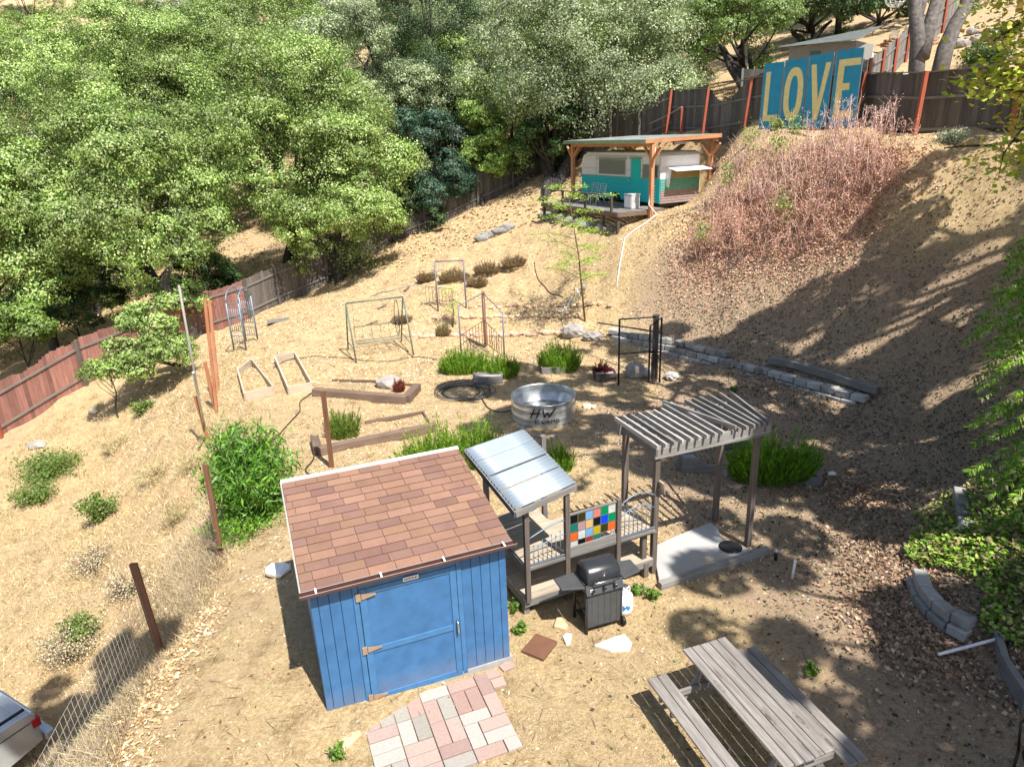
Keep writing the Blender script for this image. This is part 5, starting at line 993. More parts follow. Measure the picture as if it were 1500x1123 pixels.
# ================================================================ beyond the right fence
a=D(1158,78,40); 
t=thing('grey_shed',[17.,40.,h(17,40)],'grey corrugated shed with low roof behind the letters','shed')
s0=D(1155,82,36); s1=D(1253,72,34); sdv=nrmz((s1-s0)*[1,1,0]); sn_=np.array([-sdv[1],sdv[0],0]); sl_=np.linalg.norm((s1-s0)[:2])
g0=h(*s0[:2]); zt0=D(1160,70,36)[2]
m=MB(); m.prism([ (s0+sn_*0)[:2],(s0+sdv*sl_)[:2],(s0+sdv*sl_+sn_*3)[:2],(s0+sn_*3)[:2]],g0-1,zt0); m.build('wall','grey_board',t)
m=MB(); m.plate([s0*[1,1,0]+Z*(zt0)-sdv*.3-sn_*.5,s0*[1,1,0]+sdv*(sl_+.3)-sn_*.5+Z*zt0,s0*[1,1,0]+sdv*(sl_+.3)+sn_*3+Z*(zt0+.8),s0*[1,1,0]-sdv*.3+sn_*3+Z*(zt0+.45)],.05,Z); m.build('roof','galv',t)
m=MB(); m.box(s0*[1,1,0]+sdv*sl_*.42-sn_*.03+Z*(zt0-.5),(.5,.04,.4),[sdv,sn_,Z]); m.build('window','glass_dark',t)
def P3(px,py,dep): q=D(px,py,dep); return (q[0],q[1])
fence([P3(1090,90,35),P3(1190,90,33),P3(1275,62,31.5)],1.7,'grey_board' if 0 else 'grey_wood','pale grey board fence behind the letters in front of the shed',-1,'grey_wood',-1,rails=(.5,1.3))
fence([P3(1276,60,31.5),P3(1330,45,36),P3(1440,30,44),P3(1500,28,48)],1.7,'grey_wood','grey board fence climbing the hill behind the woodpile',-1,'red_post',-1,rails=(.5,1.3))
wp=thing('woodpile',at(1325,72),'heap of split firewood on the slope between the far fence and the grey trunks','woodpile')
c=at(1322,76); m=MB()
for k in range(95):
    m=MB(); q=R_.random(); x=R_.gauss(0,1.3); hh=max(0,1.3*math.exp(-(x/1.4)**2))*R_.random(); p=c+[x,R_.uniform(-.6,.6),0]; p[2]=h(p[0],p[1])+hh; a=R_.uniform(-.5,.5); m.beam(p-[math.cos(a)*.22,math.sin(a)*.22,R_.uniform(-.05,.05)],p+[math.cos(a)*.22,math.sin(a)*.22,0],R_.uniform(.08,.16),R_.uniform(.06,.12),tint=R_.uniform(.6,1.4)); m.build('split_log','pale_wood' if k%3 else 'cedar',wp)

c=at(1400,68); 
for k in range(9): 
    p=c+[R_.gauss(0,1.6),R_.gauss(0,.8),0]; p[2]=h(p[0],p[1])+.15; s1_=R_.uniform(.25,.5); m=MB(); m.rock(p,(s1_,s1_*.8,s1_*.7)); m.build('boulder','boulder',None,p,label='grey boulder in the rock pile on the hill behind the grey trunks',cat='boulder',group='boulders on the hill behind the fence')
p=np.array([*D(1325,98,24.5)[:2],0]); p[2]=h(p[0],p[1]); m=MB(); m.rock(p+Z*.7,(.55,.4,.8),sub=2); m.build('boulder','boulder',None,p,label='square grey boulder just behind the fence left of the grey trunks',cat='boulder')
p=at(1262,100); t=thing('garden_cart',p,'small cart with black wheels beyond the fence right of the letter E','cart'); m=MB(); m.box(p+Z*.55,(.9,.5,.3)); m.build('tray','white_paint',t); 
for s1_ in (-.3,.3): m=MB(); m.lathe(p+[.2,s1_,.2],[(0,-.04),(.2,-.04),(.2,.04),(0,.04)],16,ax=(0,1,0)); m.build('wheel','tyre',t)
c=D(1312,-4,17.5); m=MB()
for k in range(6): a=k*math.pi/6; m.tube([c+.24*np.array([math.cos(a)*math.cos(w),math.sin(a)*math.cos(w),math.sin(w)]) for w in np.linspace(0,6.1,18)],.008,4,closed=True)
for z in (-.14,0,.14): r_=math.sqrt(.24**2-z*z); m.tube([c+[r_*math.cos(w),r_*math.sin(w),z] for w in np.linspace(0,6.0,18)],.008,4,closed=True)
m.tube([c+[0,0,.24],c+[.1,.1,3.2]],.008,4); m.build('wire_orb','pipe_white',None,c,label='white wire ball hanging from the tree at the top edge',cat='ornament')
# ================================================================ trees
def T(px,py,rx,ry,dep,n,cols=OAK,seed=1,label='',basepx=None,lobes=60,lr=None,leaf=(.15,.085),trunk_r=.24,stems=1,rd_=1.0,name='oak_tree',group=None,limbs=9,low=.35,bark='bark',cat='oak tree',fill=.6,up=.4):
    c=D(px,py,dep); k=dep/F; r=np.array([rx*k,rx*k*rd_,ry*k*1.02]); n=int(n*1.9); leaf=(leaf[0]*.73,leaf[1]*.77)
    if basepx is not None: b=basepx if isinstance(basepx,np.ndarray) else at(*basepx)
    else: b=np.array([c[0],c[1],h(c[0],c[1])])
    return tree(name,c,r,b,n,lobes,lr or max(r[0],r[2])*.27,leaf,cols,seed,label,cat,group,limbs,trunk_r,stems,low,bark,up,fill)
def base(x,y): return np.array([x,y,h(x,y)])
T(185,305,125,140,30,60000,seed=1,label='broad bright green oak in front at left, its brown trunk just behind the red fence',lobes=85,basepx=base(-14.5,30.5))
T(35,345,100,125,29.5,45000,seed=2,label='large leafy oak at the left picture edge behind the red fence',lobes=70)
T(430,245,145,155,34.5,75000,cols=OAK,seed=3,label='big rounded oak in the left wood with forked dark trunk behind the arbour',lobes=110,basepx=base(-11.5,36.5),stems=2,trunk_r=.26)
T(492,300,85,110,32.5,30000,cols=OAK,seed=4,label='smaller oak crown hanging over the dark fence right of the forked oak',lobes=45,basepx=base(-8.2,33.3),trunk_r=.24)
T(60,160,130,100,38,42000,cols=OAK,seed=5,label='yellowish green oak at the left edge above the front trees',lobes=60)
T(215,130,125,100,41,42000,cols=OAK,seed=6,label='oak behind the front left tree, second row from the fence',lobes=60)
T(385,95,110,85,46,30000,cols=OAK,seed=7,label='oak in the second row above the big rounded oak',lobes=50)
T(510,130,90,105,43,34000,cols=OAKG,seed=8,label='grey-green oak right of the big rounded oak',lobes=50)
T(575,60,80,75,50,22000,cols=OAKG,seed=9,label='grey-green oak further back between the grey-green oak and the dark tall oak',lobes=40)
T(640,95,55,120,46,26000,cols=OAKD+[(.1,.15,.07)],seed=10,label='narrow dark oak left of the large silvery oak',lobes=45)
T(845,95,150,130,37,75000,cols=OAKG,seed=12,label='largest silvery green oak above the trailer, trunk left of the canopy',lobes=120,basepx=base(2.6,36.2),trunk_r=.34,stems=2,low=.5)
T(745,195,75,80,38.5,24000,cols=OAK,seed=13,label='green oak crown below the left side of the large silvery oak',lobes=40,basepx=base(-.5,42))
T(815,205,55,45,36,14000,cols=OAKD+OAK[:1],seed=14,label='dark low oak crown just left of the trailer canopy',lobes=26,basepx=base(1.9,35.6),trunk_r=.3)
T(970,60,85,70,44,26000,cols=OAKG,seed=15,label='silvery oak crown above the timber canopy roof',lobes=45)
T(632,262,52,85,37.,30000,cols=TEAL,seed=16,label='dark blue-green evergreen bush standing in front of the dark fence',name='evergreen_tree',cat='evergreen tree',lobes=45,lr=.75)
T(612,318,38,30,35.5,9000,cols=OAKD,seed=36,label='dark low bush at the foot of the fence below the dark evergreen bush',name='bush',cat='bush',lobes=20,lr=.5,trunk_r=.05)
T(790,240,50,38,38.,12000,cols=OAK+OAKD,seed=37,label='green lower bough hanging in front of the fence left of the oak trunk',lobes=26,basepx=base(1.0,38.8),trunk_r=.18)
T(708,225,40,50,37.3,15000,cols=BRT,seed=17,label='bright lime green bushy tree in front of the dark fence',name='small_tree',cat='small tree',lobes=30,lr=.62,fill=.3,basepx=base(-1.2,37.6),trunk_r=.1)
T(592,190,45,90,44,14000,cols=OAKG,seed=18,label='thin-crowned oak with a bare dark trunk left of the dark evergreen bush',lobes=26,low=0)
T(1080,45,85,55,38,30000,cols=OAK[:3]+OAKG[:2],seed=19,label='oak with many dark stems behind the fence left of the letter boards',lobes=45,stems=5,trunk_r=.2,basepx=base(13.4,39.3),low=0.2)
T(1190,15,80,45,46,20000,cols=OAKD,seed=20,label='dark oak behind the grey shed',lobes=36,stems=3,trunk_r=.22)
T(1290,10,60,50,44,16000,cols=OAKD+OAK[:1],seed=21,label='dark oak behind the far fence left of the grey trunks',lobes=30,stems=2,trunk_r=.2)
T(1470,85,45,45,36,14000,cols=OAKD,seed=22,label='dark shrubby tree on the hill at the upper right',name='small_tree',cat='small tree',lobes=26)
T(225,505,42,52,24.8,12000,cols=OAK,seed=23,label='leafy green shrub growing in front of the red fence left of the orange posts',name='fence_shrub',cat='shrub',lobes=30,lr=.5,leaf=(.12,.07),trunk_r=.05,stems=3,basepx=base(-12.9,26.2))
T(158,540,22,9,23.8,1200,cols=BRT+OAK,seed=24,label='low leafy branch reaching left from the shrub at the red fence',name='fence_shrub',cat='shrub',lobes=12,lr=.35,leaf=(.11,.07),trunk_r=.03)
T(25,482,38,30,26.5,9000,cols=OAK[:3]+BRT[:1],seed=25,label='green bush behind the red fence at the left edge',name='bush',cat='bush',lobes=20,lr=.55,trunk_r=.05)
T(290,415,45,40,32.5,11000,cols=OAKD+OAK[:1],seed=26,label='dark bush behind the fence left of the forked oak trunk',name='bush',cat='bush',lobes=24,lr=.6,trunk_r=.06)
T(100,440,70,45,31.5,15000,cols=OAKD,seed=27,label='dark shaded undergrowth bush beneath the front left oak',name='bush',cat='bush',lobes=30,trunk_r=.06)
T(265,445,30,25,29.5,5000,cols=OAK,seed=28,label='small bush between the front left oak trunk and the fence',name='bush',cat='bush',lobes=14,lr=.45,trunk_r=.05)
# wooded hillside behind: copies of the oaks above
srcs=[o for o in list(bpy.data.objects) if o.name.startswith('oak_tree') and o.parent is None and 'dark low' not in o['label'] and 'many dark' not in o['label']]
KS={o.name:kids(o) for o in srcs}; rh=random.Random(3); pl_=[]
for row,(yy,x0,x1,st) in enumerate([(50,-52,2,5.3),(58,-64,14,5.8),(67,-74,30,6.5),(78,-80,50,8.5),(92,-98,66,10.),(110,-110,80,12.),(135,-135,95,14),(165,-160,110,14)]):
    x=x0+rh.uniform(0,4)
    while x<x1: pl_.append((x+rh.uniform(-1.5,1.5),yy+rh.uniform(-3,3))); x+=st*rh.uniform(.8,1.2)
pl_+=[(-43,42),(-48,50),(-39,36),(-34,40),(-28,36),(-23,38),(-36,30),(-30,27),(6,46),(15,47),(22,50),(29,47),(38,45),(44,52),(27,57)]
for (x,y) in pl_:
    o=srcs[rh.randrange(len(srcs))]; c=copy_tree(o,[x,y,h(x,y)],rh.uniform(0,6.28),'oak in the mass of trees on the hillside far behind the yard',rh.uniform(.75,1.1),KS[o.name]); c['group']='oaks on the hillside behind'
# lit brown trunk
b0=base(-13.6,29.2); t1=D(240,415,29.3); m=MB(); m.tube([b0-Z*.2,(b0+t1)/2+[.1,0,.1],t1,t1+[.5,0,.9]],[.3,.24,.2,.1],9); m.build('sunlit_snag','pale_bark',None,b0,label='short sunlit brown trunk rising behind the red fence',cat='trunk')
# dead twiggy branches
for px,py,dep,lb in ((65,205,29.2,'bare grey dead branch in the front left oak'),(705,95,39.5,'bare pale dead branch beside the large silvery oak'),(490,15,42,'bare grey dead branch in the oak at the top edge')):
    c=D(px,py,dep); m=MB()
    for k in range(26): q=np.array([R_.gauss(0,.5),R_.gauss(0,.4)-.3,R_.uniform(-.9,.6)]); m.tube([c,c+q*.6+[0,0,.1],c+q*1.3],[.03,.018,.005],4,tint=2.2)
    m.build('dead_branch','pale_bark',None,c,label=lb,cat='branch')
# pale two-stem tree right
b0=base(*D(1350,100,24.5)[:2]); t=thing('grey_trunk_tree',b0,'tall tree with forked grey trunk behind the fence right of the letters','tree')
m=MB(); q=lambda px,py,dep=24.5:D(px,py,dep)
m.tube([b0-Z*.3,q(1345,60),q(1341,20),q(1338,-60),q(1330,-160)],[.3,.25,.22,.18,.12],10); m.tube([q(1350,85),q(1360,45),q(1372,0),q(1390,-70),q(1400,-170)],[.26,.23,.2,.16,.1],10); m.tube([q(1344,30),q(1352,8),q(1358,-40)],[.14,.12,.08],8); m.build('trunk','pale_bark',t)
b1=base(*D(1372,100,25.5)[:2]); t2=thing('grey_trunk_tree',b1,'leaning single grey trunk just right of the forked grey trunk','tree')
m=MB(); q=lambda px,py,dep=25.5:D(px,py,dep); m.tube([b1-Z*.3,q(1385,70),q(1400,35),q(1420,0),q(1450,-80),q(1470,-160)],[.33,.28,.25,.22,.17,.1],10); m.build('trunk','pale_bark',t2)
def crownonly(root,c,r,n,lobes,lr,cols,seed,leaf=(.16,.09)):
    rng=np.random.default_rng(seed); d=nrmz(rng.normal(size=(lobes,3))); lc=np.array(c)+d*np.array(r)*(.45+.55*rng.random((lobes,1))**.5); lrad=lr*rng.uniform(.55,1.25,lobes); k=rng.choice(lobes,n,p=lrad**2/(lrad**2).sum()); v=nrmz(rng.normal(size=(n,3))+.6*d[k]+[0,0,.4]); pos=lc[k]+v*((.5+.55*np.sqrt(rng.random(n)))*lrad[k])[:,None]*[1,1,.7]; nr=nrmz(v*.5+rng.normal(size=(n,3))*.55+[0,0,.4]); s1_=rng.uniform(.7,1.25,n)
    quads('crown',leafquads(pos,nr,leaf[0]*s1_,leaf[1]*s1_,rng),colmix(rng,n,cols)*rng.uniform(.75,1.2,lobes)[k][:,None],'leaf',root); return lc
crownonly(t,D(1360,-230,24.5),(3.4,3.4,2.4),26000,50,.9,OAK,31); crownonly(t2,D(1470,-200,25.5),(3,3,2.2),20000,40,.9,OAK,32)
# shade trees right of the yard (they throw the dappled shade)
def shade(c,r,b,n,lobes,lr,seed,label,trunk_r=.3):
    b=base(*b); c=np.array(c,float); t=thing('shade_tree',b,label,'tree'); rr=random.Random(seed); 
    lc=crownonly(t,c,r,n,lobes,lr,OAK[:3],seed,(.22,.13)); m=MB(); mid=c-[0,0,r[2]*.6]; k1=b+(mid-b)*.45+[.3,.2,0]; m.tube([b-Z*.3,k1,mid,c],[trunk_r*1.3,trunk_r,trunk_r*.7,.08],10)
    for e in lc[::3]: a=k1+(c-k1)*rr.uniform(.3,1); m.tube([a,(a+e)/2+[0,0,-.2],e],[trunk_r*.35,.07,.02],5)
    m.build('trunk','bark',t)
shade((11.7,3.0,12.2),(4.8,4.6,2.8),(13,2.5),30000,100,.56,41,'tall oak standing right of the picnic table outside the picture')
shade((8.6,11.0,13.2),(5.8,5.4,2.6),(14.2,10),32000,105,.58,42,'tall spreading oak on the bank right of the pergola')
shade((15.6,13.0,12.8),(5.2,4.8,2.8),(17.5,13),26000,95,.58,43,'tall oak standing on the upper right bank')
shade((14.5,7,9.5),(3.8,4.2,2.6),(15.5,7),20000,66,.55,44,'oak on the right bank above the ivy bed')
shade((-3.5,4.3,10.2),(1.5,1.4,1.0),(-5.5,-1.5),7000,16,.55,45,'tall slender oak behind the camera on the left',.16)
shade((12.0,-1.8,12.),(4.2,3.6,2.6),(13.5,-3.5),26000,92,.56,46,'tall oak right of the yard, nearest the camera')
# maple branch, upper right
def leafspray(name,root,pts,n,spread,leafsz,cols,seed,mat='leaf',flat=.5,label=None,cat=None):
    rng=np.random.default_rng(seed); pts=np.array(pts); i=rng.integers(0,len(pts)-1,n); q=rng.random((n,1)); pos=pts[i]+(pts[i+1]-pts[i])*q+rng.normal(size=(n,3))*spread; nr=nrmz(rng.normal(size=(n,3))*flat+[0,0,1.]); s1_=rng.uniform(.6,1.3,n)
    o=quads(name,leafquads(pos,nr,leafsz[0]*s1_,leafsz[1]*s1_,rng),colmix(rng,n,cols),mat,root,None if root else pts[0]); 
    if label: tag(o,label,cat)
    return o
b0=base(14.2,11.8); t=thing('maple_tree',b0,'yellow-green maple whose branches reach in at the upper right edge','maple tree'); m=MB()
J=D(1640,120,11.5)
m.tube([b0-Z*.3,(b0+J)/2,J,J+[.3,.5,2.5]],[.2,.16,.12,.05],8)
MC=[(.34,.5,.05),(.5,.6,.08),(.6,.62,.14),(.6,.48,.16)]
brs=[[(1640,120),(1560,60),(1500,30),(1455,60)],[(1640,120),(1540,115),(1470,110),(1425,118)],[(1640,120),(1560,150),(1500,185),(1470,225),(1462,262)],[(1640,120),(1560,40),(1520,10),(1480,-20),(1450,5)],[(1640,120),(1570,100),(1530,60),(1495,95)],[(1640,120),(1580,190),(1530,215),(1490,240)],[(1640,120),(1560,125),(1500,135),(1445,125)]]
for i,bb in enumerate(brs):
    pp=[D(x,y,11.5+(i%3-1)*.5*(j/len(bb))) for j,(x,y) in enumerate(bb)]; m.tube(pp,[.05,.03,.02,.012,.006][:len(pp)],5)
    leafspray('foliage',t,pp[1:],420,[.24,.28,.16],(.11,.085),MC,60+i)
m.build('trunk','bark',t)
p_=[D(1540,190,14),D(1495,205,14),D(1450,213,14.2),D(1412,214,14.3),D(1383,217,14.3)]
m=MB(); m.tube(p_,[.05,.04,.03,.02,.012],6); o=m.build('bare_limb','bark',None,p_[0],label='bare dark limb reaching in from the right edge below the fence',cat='branch')
# feathery conifer at right edge
FC=[(.16,.34,.03),(.27,.5,.05),(.4,.62,.08),(.12,.24,.03),(.5,.4,.3)]
b0=base(10.6,9.9); t=thing('feathery_conifer',b0,'bright green feathery conifer hanging in at the right edge','conifer'); m=MB(); top=D(1610,250,11.5); m.tube([b0-Z*.2,top],[.2,.05],8); m.build('trunk','bark',t)
rng=np.random.default_rng(77); Vs=[];Cs=[]
for i in range(85):
    py=rng.uniform(345,805); reach=rng.uniform(0,1)**.6; ex=1500-(75*math.sin((py-330)/480*math.pi)**.7+20)*reach+rng.uniform(-5,25); dep=rng.uniform(10.6,12.6); e=D(ex,py,dep); o_=D(1590,py-rng.uniform(30,90),dep+.2); n=150; q=rng.random((n,1))**.7; line=o_+(e-o_)*q+np.array([0,0,-.25])*q**2; dirn=nrmz((e-o_)[None,:]*np.ones((n,1)))
    side=rng.choice([-1,1],(n,1)); pv=nrmz(np.cross(dirn,[[0,0,1.]])*side+dirn*.8+rng.normal(size=(n,3))*.15+[0,0,-.25]); pos=line+pv*.06; nr=nrmz(rng.normal(size=(n,3))*.3+[0,0,1.]); nr=nrmz(nr-(nr*pv).sum(1,keepdims=True)*pv)
    Vs.append(leafquads(pos,nr,.15*rng.uniform(.6,1.2,n),.03,rng,dirv=pv)); Cs.append(colmix(rng,n,FC,var=.15)*rng.uniform(.7,1.2))
quads('foliage',np.concatenate(Vs),np.concatenate(Cs),'needle',t)
# ivy bed
rng=rg; iv=scat(26000,(6.2,11.5),(7.2,11.6),rng,lambda x,y,r:(x>6.55+.22*np.abs(y-9.0)+.3*np.sin(y*3))&(r.random(len(x))<.9*np.clip((11.4-y)/1.5,0,1)))
iv[:,2]+=rng.random(len(iv))*.13+.03
nr=nrmz(rng.normal(size=(len(iv),3))*.45+[0,0,1.]); o=quads('ivy_ground_cover',leafquads(iv,nr,.085*rng.uniform(.6,1.3,len(iv)),.07,rng),colmix(rng,len(iv),[(.14,.26,.03),(.24,.4,.05),(.38,.52,.08),(.08,.16,.02),(.45,.42,.16),(.3,.22,.14)]),'leaf'); tag(o,kind='stuff')
# ================================================================ shrubs
def bushleaf(name,px,py,w,hh,n,leaf,cols,label,seed,cat='shrub',stems=14,upright=.7,mat='leaf',stemmat='tie_wood',c=None,dens=1.,group=None):
    rng=np.random.default_rng(seed); c=at(px,py) if c is None else c; root=thing(name,c,label,cat,group); m=MB(); tips=[]
    for k in range(stems):
        a=rng.uniform(0,6.28); rr_=rng.uniform(0,1)**.5; d=np.array([math.cos(a)*rr_*w,math.sin(a)*rr_*w,hh*(1-.35*rr_**2)*rng.uniform(.7,1.1)]); b0=c+d*[.15,.15,0]; pts=[b0-Z*.05,b0+d*[.3,.3,.5],b0+d*[.8,.8,.98]]; m.tube(pts,[.014,.01,.004],4); tips.append(pts)
    m.build('stems',stemmat,root)
    i=rng.integers(0,stems,n); q=rng.random(n)**.6; tp=np.array(tips); p0,p1,p2=tp[i,0],tp[i,1],tp[i,2]; q_=q[:,None]; pos=p0*(1-q_)**2+2*p1*q_*(1-q_)+p2*q_**2+rng.normal(size=(n,3))*w*.16*[1,1,.7]
    dirv=nrmz(rng.normal(size=(n,3))+[0,0,upright]); nr=nrmz(np.cross(dirv,rng.normal(size=(n,3)))); s1_=rng.uniform(.6,1.3,n)
    pos[:,2]=np.maximum(pos[:,2],c[2]+.02)
    quads('foliage',leafquads(pos,nr,leaf[0]*s1_,leaf[1]*s1_,rng,dirv=dirv),colmix(rng,n,cols),mat,root); return root
bushleaf('oleander_bush',372,760,.95,2.0,9500,(.17,.032),[(.07,.2,.02),(.13,.3,.03),(.2,.38,.05),(.1,.22,.05)],'tall bright green oleander bush left of the blue shed',81,stems=60)
bushleaf('oleander_bush',378,620,.5,1.0,2400,(.15,.03),[(.13,.3,.03),(.2,.38,.05)],'upper lobe of green oleander shoots in front of the garden bed frames',82,stems=24,c=np.array([-5.9,13.6,0]))
bushleaf('low_weeds',370,775,.9,.25,2200,(.12,.03),[(.1,.24,.02),(.18,.34,.04)],'low green weeds at the foot of the oleander bush',83,stems=40)
for i,(x,y,w,hh,n,lb) in enumerate([(75,700,1.1,.8,3600,'largest green bramble bush on the left slope'),(55,735,.7,.5,1500,'low green bramble just below the largest bramble'),(148,762,.5,.75,1500,'upright green bramble on the slope right of the largest bramble'),(210,605,.5,.5,700,'sparse green bush on the left slope near the fence shrub'),(120,940,.45,.6,900,'green-stemmed bush on the slope left of the nearest brown post'),(430,735,.3,.3,400,'small weeds between the oleander and the shed roof')]):
    bushleaf('bramble_bush',x,y,w,hh,n,(.08,.05),[(.1,.19,.03),(.16,.26,.05),(.22,.28,.08)],lb,90+i,stems=26,upright=.1)
for i,(x,y,w,hh,n,lb) in enumerate([(110,960,.7,.7,3600,'dry bush with pale seed heads left of the nearest brown post'),(190,870,.6,.5,2000,'dry pale flowering bush behind the nearest brown post'),(140,830,.7,.45,1800,'dry straw-coloured bush on the slope above the pale flowering bush')]):
    bushleaf('dry_flower_bush',x,y,w,hh,n,(.035,.03),[(.62,.55,.38),(.52,.42,.27),(.42,.32,.19),(.7,.64,.48),(.2,.22,.1)],lb,100+i,stems=40,upright=.6,mat='litter')
for i,(x,y,lb) in enumerate([(260,760,'first'),(230,700,''),(285,690,''),(170,660,'')]):
    bushleaf('dry_tuft',x,y,.55,.4,1400,(.14,.012),[(.62,.5,.3),(.5,.4,.22),(.45,.42,.2)],'dry grass tuft on the left slope between the brambles and the oleander',110+i,stems=16,upright=1.2,mat='litter',group='dry tufts on the left slope',cat='grass tuft')
# bank shrubs: bare pinkish stems, rust leaves, green shoots
PK=[(.66,.36,.3),(.75,.5,.42),(.56,.28,.22),(.72,.56,.45),(.6,.45,.28)]; RU=[(.55,.3,.2),(.66,.42,.3),(.42,.2,.14),(.66,.48,.32)]; plain('pinkstem',(.56,.38,.34),.8,var=.2)
bk_0=[(1078,262),(1130,245),(1178,228),(1222,218),(1265,222),(1060,320),(1110,300),(1165,285),(1215,275),(1262,262),(1030,372),(1080,355),(1135,345),(1190,335),(1240,312),(1290,275),(1160,385),(1100,398),(1215,370)]
bk_=bk_0[:16]
wh=['upper row','upper row','upper row','upper row','upper row','middle row','middle row','middle row','middle row','middle row','lower row','lower row','lower row','lower row','lower row','right end','foot','foot','foot']
wl2=['leftmost, nearest the trailer','second from the left','below the letter O','below the letters V and E','rightmost']
pos_l=['leftmost of the upper row, beside the trailer end','second from left in the upper row','below the letter L','below the letter O','below the letter E, rightmost of the upper row','leftmost of the middle row','second from left in the middle row','in the centre of the thicket','right of the thicket centre','right end of the middle row','leftmost of the lower row, near the drain pipe','second from left in the lower row','in the middle of the lower row','right of the middle in the lower row','right end of the lower row','farthest right on the bank','lowest clump, nearest the block wall','low clump at the lower left foot of the thicket','low clump at the lower right foot of the thicket']
for i,(x,y) in enumerate(bk_):
    c=at(x,y); rng=np.random.default_rng(200+i); lo=i>=10; root=thing('pink_shrub',c,('reddish' if lo else 'pinkish')+' half-bare shrub '+pos_l[i],'shrub','half-bare pinkish shrubs on the bank')
    m=MB(); P_=[]; ns=46; hh=.75 if lo else (1.0 if i<5 else 1.15)
    for k in range(ns):
        a=rng.uniform(0,6.28); r1=rng.uniform(0,1)*.85; b0=c+[math.cos(a)*r1,math.sin(a)*r1,0]; b0[2]=h(b0[0],b0[1]); l=hh*rng.uniform(.55,1.2)*(1.35 if i in(2,3,4) and rng.random()<.3 else 1); tp=b0+[rng.normal()*.22,rng.normal()*.22,l]; md=(b0+tp)/2+rng.normal(size=3)*.05; m.tube([b0,md,tp],[.009,.006,.003],3,tint=rng.uniform(.7,1.6)); P_+=[(b0,tp)]
        for _ in range(3): q=rng.uniform(.3,.95); s0_=b0+(tp-b0)*q; e_=s0_+[rng.normal()*.18,rng.normal()*.18,rng.uniform(.05,.35)]; m.tube([s0_,e_],[.004,.002],3,tint=rng.uniform(.7,1.6)); P_.append((s0_,e_))
    m.build('stems','pinkstem' if 'pinkstem' in MATS else 'brown_board',root)
    A_=np.array([p[0] for p in P_]);B_=np.array([p[1] for p in P_]); n=1700 if lo else (500 if i<5 else 1000); k=rng.integers(0,len(P_),n); pos=A_[k]+(B_-A_)[k]*rng.random((n,1))+rng.normal(size=(n,3))*.04; nr=nrmz(rng.normal(size=(n,3))+[0,0,.5]); col_=colmix(rng,n,RU if lo else PK); 
    quads('leaves',leafquads(pos,nr,.05*rng.uniform(.6,1.4,n),.03,rng),col_,'litter',root)
    if i in (0,2,5,6,10,12,17):
        g=A_[rng.integers(0,ns)]+[0,0,.6]; n=160; pos=g+rng.normal(size=(n,3))*[.16,.16,.22]; quads('green_foliage',leafquads(pos,nrmz(rng.normal(size=(n,3))+[0,0,.7]),.09*np.ones(n),.06,rng),colmix(rng,n,BRT),'leaf',root)
cc_=np.array([at(x,y)[:2] for x,y in bk_]); k=rg.integers(5,len(cc_),22000); q=cc_[k]+rg.normal(size=(22000,2))*.75; q=q[(np.abs(q[:,1]-at(1100,420)[1])>-9)]
hq=hts(q); ok=hq<6.2; flatq('red_leaf_litter',np.concatenate([q,hq[:,None]],1)[ok],.07,.045,RU+PK[:2],rg,tilt=.7,lift=.03,kind='stuff')
bushleaf('grey_bush',1395,212,.5,.4,1500,(.06,.035),[(.3,.36,.26),(.38,.42,.32),(.2,.26,.16)],'pale grey-green low bush at the foot of the right fence',130,stems=20,upright=.3)
bushleaf('green_sprout',1136,190,.3,.35,500,(.08,.05),BRT,'small green sprouting bush below the letter L',131,stems=10)
bushleaf('dry_brushpile',1045,255,.4,.5,900,(.1,.015),[(.3,.2,.14),(.22,.14,.1)],'dark dry brush pile beside the end of the trailer',132,stems=50,upright=0,mat='litter')
bushleaf('hill_bush',1435,90,1.3,1.0,4500,(.12,.07),OAKD+OAK[:1],'green bush on the hill behind the leaning grey trunk',133,stems=30,c=at(1440,98))
bushleaf('hill_bush',1395,98,.8,.8,2500,(.1,.06),OAK,'green bush at the foot of the leaning grey trunk',134,stems=20,c=base(*D(1395,104,26)[:2]))
bushleaf('hill_bush',1300,105,.3,.3,300,(.1,.06),OAKG,'tiny bush behind the fence by the grey boulder',135,stems=8,c=base(*D(1300,100,25)[:2]))
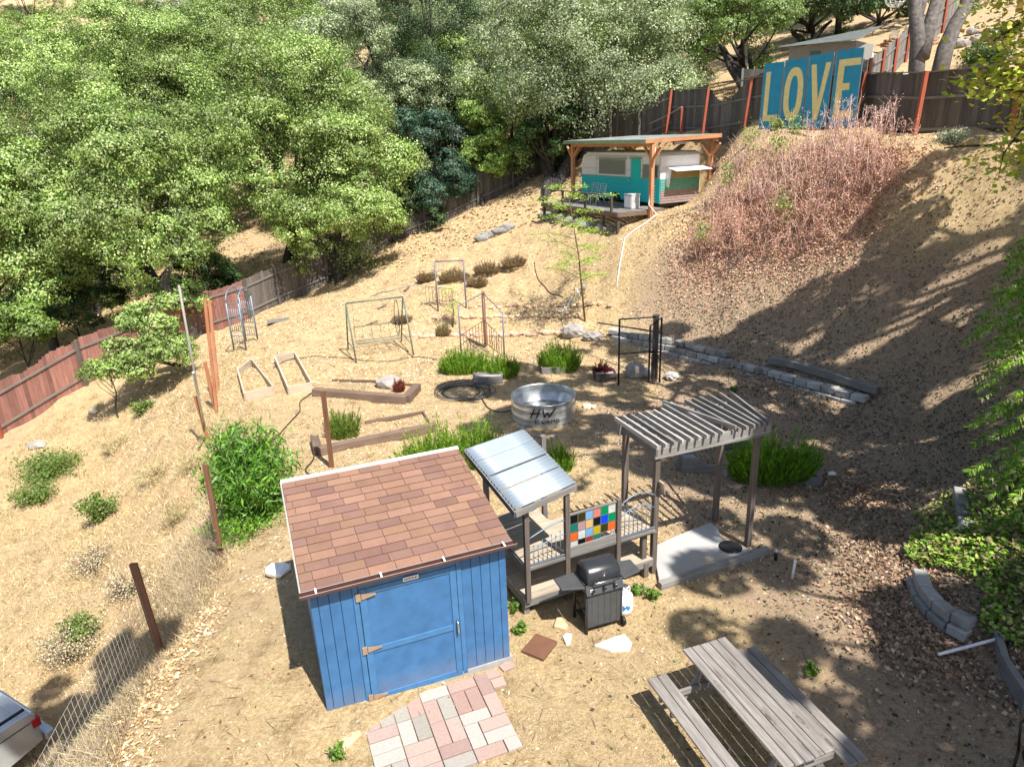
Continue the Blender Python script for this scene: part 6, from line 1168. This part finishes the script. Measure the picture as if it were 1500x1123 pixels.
for i,(x,y,lb) in enumerate([(762,930,'leafy green weed between the shed corner and the brown board'),(752,895,'green weed against the right wall of the blue shed'),(954,880,'small green weed right of the propane tank'),(936,872,'small green weed touching the propane tank'),(1185,990,'small green weed in the shade right of the picnic table'),(497,1112,'tiny green weed below the tan flagstone'),(1075,575,'tuft of grass behind the pergola roof')]):
    bushleaf('weed',x,y,.14,.18,150,(.06,.04),[(.1,.22,.03),(.16,.3,.04)],lb,140+i,stems=8,cat='weed')
# saplings with drooping bright fronds
def sapling(bpx,hh,lean,label,seed,nb=12,sp=.9,z0_=.35,nl=150):
    b0=at(*bpx); root=thing('sapling',b0,label,'sapling'); rng=np.random.default_rng(seed); m=MB(); tp=b0+np.array([lean[0],lean[1],hh]); m.tube([b0-Z*.05,(b0+tp)/2+[.08,0,0],tp],[.035,.024,.008],6); V=[];C=[]
    for k in range(nb):
        q=z0_+(1-z0_)*(k+.5)/nb; s0_=b0+(tp-b0)*q; a=k*2.4+rng.uniform(-.4,.4); l=sp*rng.uniform(.5,1.15)*(.35+.75*math.sin(math.pi*min(1,(q-z0_*.5)/(1.25-z0_*.5)))); e=s0_+[math.cos(a)*l,math.sin(a)*l,rng.uniform(-.15,.35)]; m.tube([s0_,(s0_+e)/2+Z*.12,e],[.01,.007,.003],4)
        q_=.2+.8*rng.random((nl,1)); pos=s0_+(e-s0_)*q_+Z*(.12*np.sin(q_*3.1))+rng.normal(size=(nl,3))*[.13,.13,.04]; V.append(leafquads(pos,nrmz(rng.normal(size=(nl,3))*.35+[0,0,1]),.09*rng.uniform(.6,1.3,nl),.034,rng)); C.append(colmix(rng,nl,[(.24,.42,.04),(.34,.52,.07),(.42,.55,.12)]))
    m.build('stem','tie_wood',root); quads('foliage',np.concatenate(V),np.concatenate(C),'leaf',root)
sapling((857,472),4.7,(-.6,0),'tall feathery bright green sapling on the bank between the round tank and the trailer',151,26,1.75,.3,150)
sapling((663,480),1.2,(0,0),'thin yellow-green sapling behind the two-panel corner gate',153,6,.25,.3,60)
# fallen twigs under the ground
for i,(x,y) in enumerate([(445,862),(1095,720)]): pass
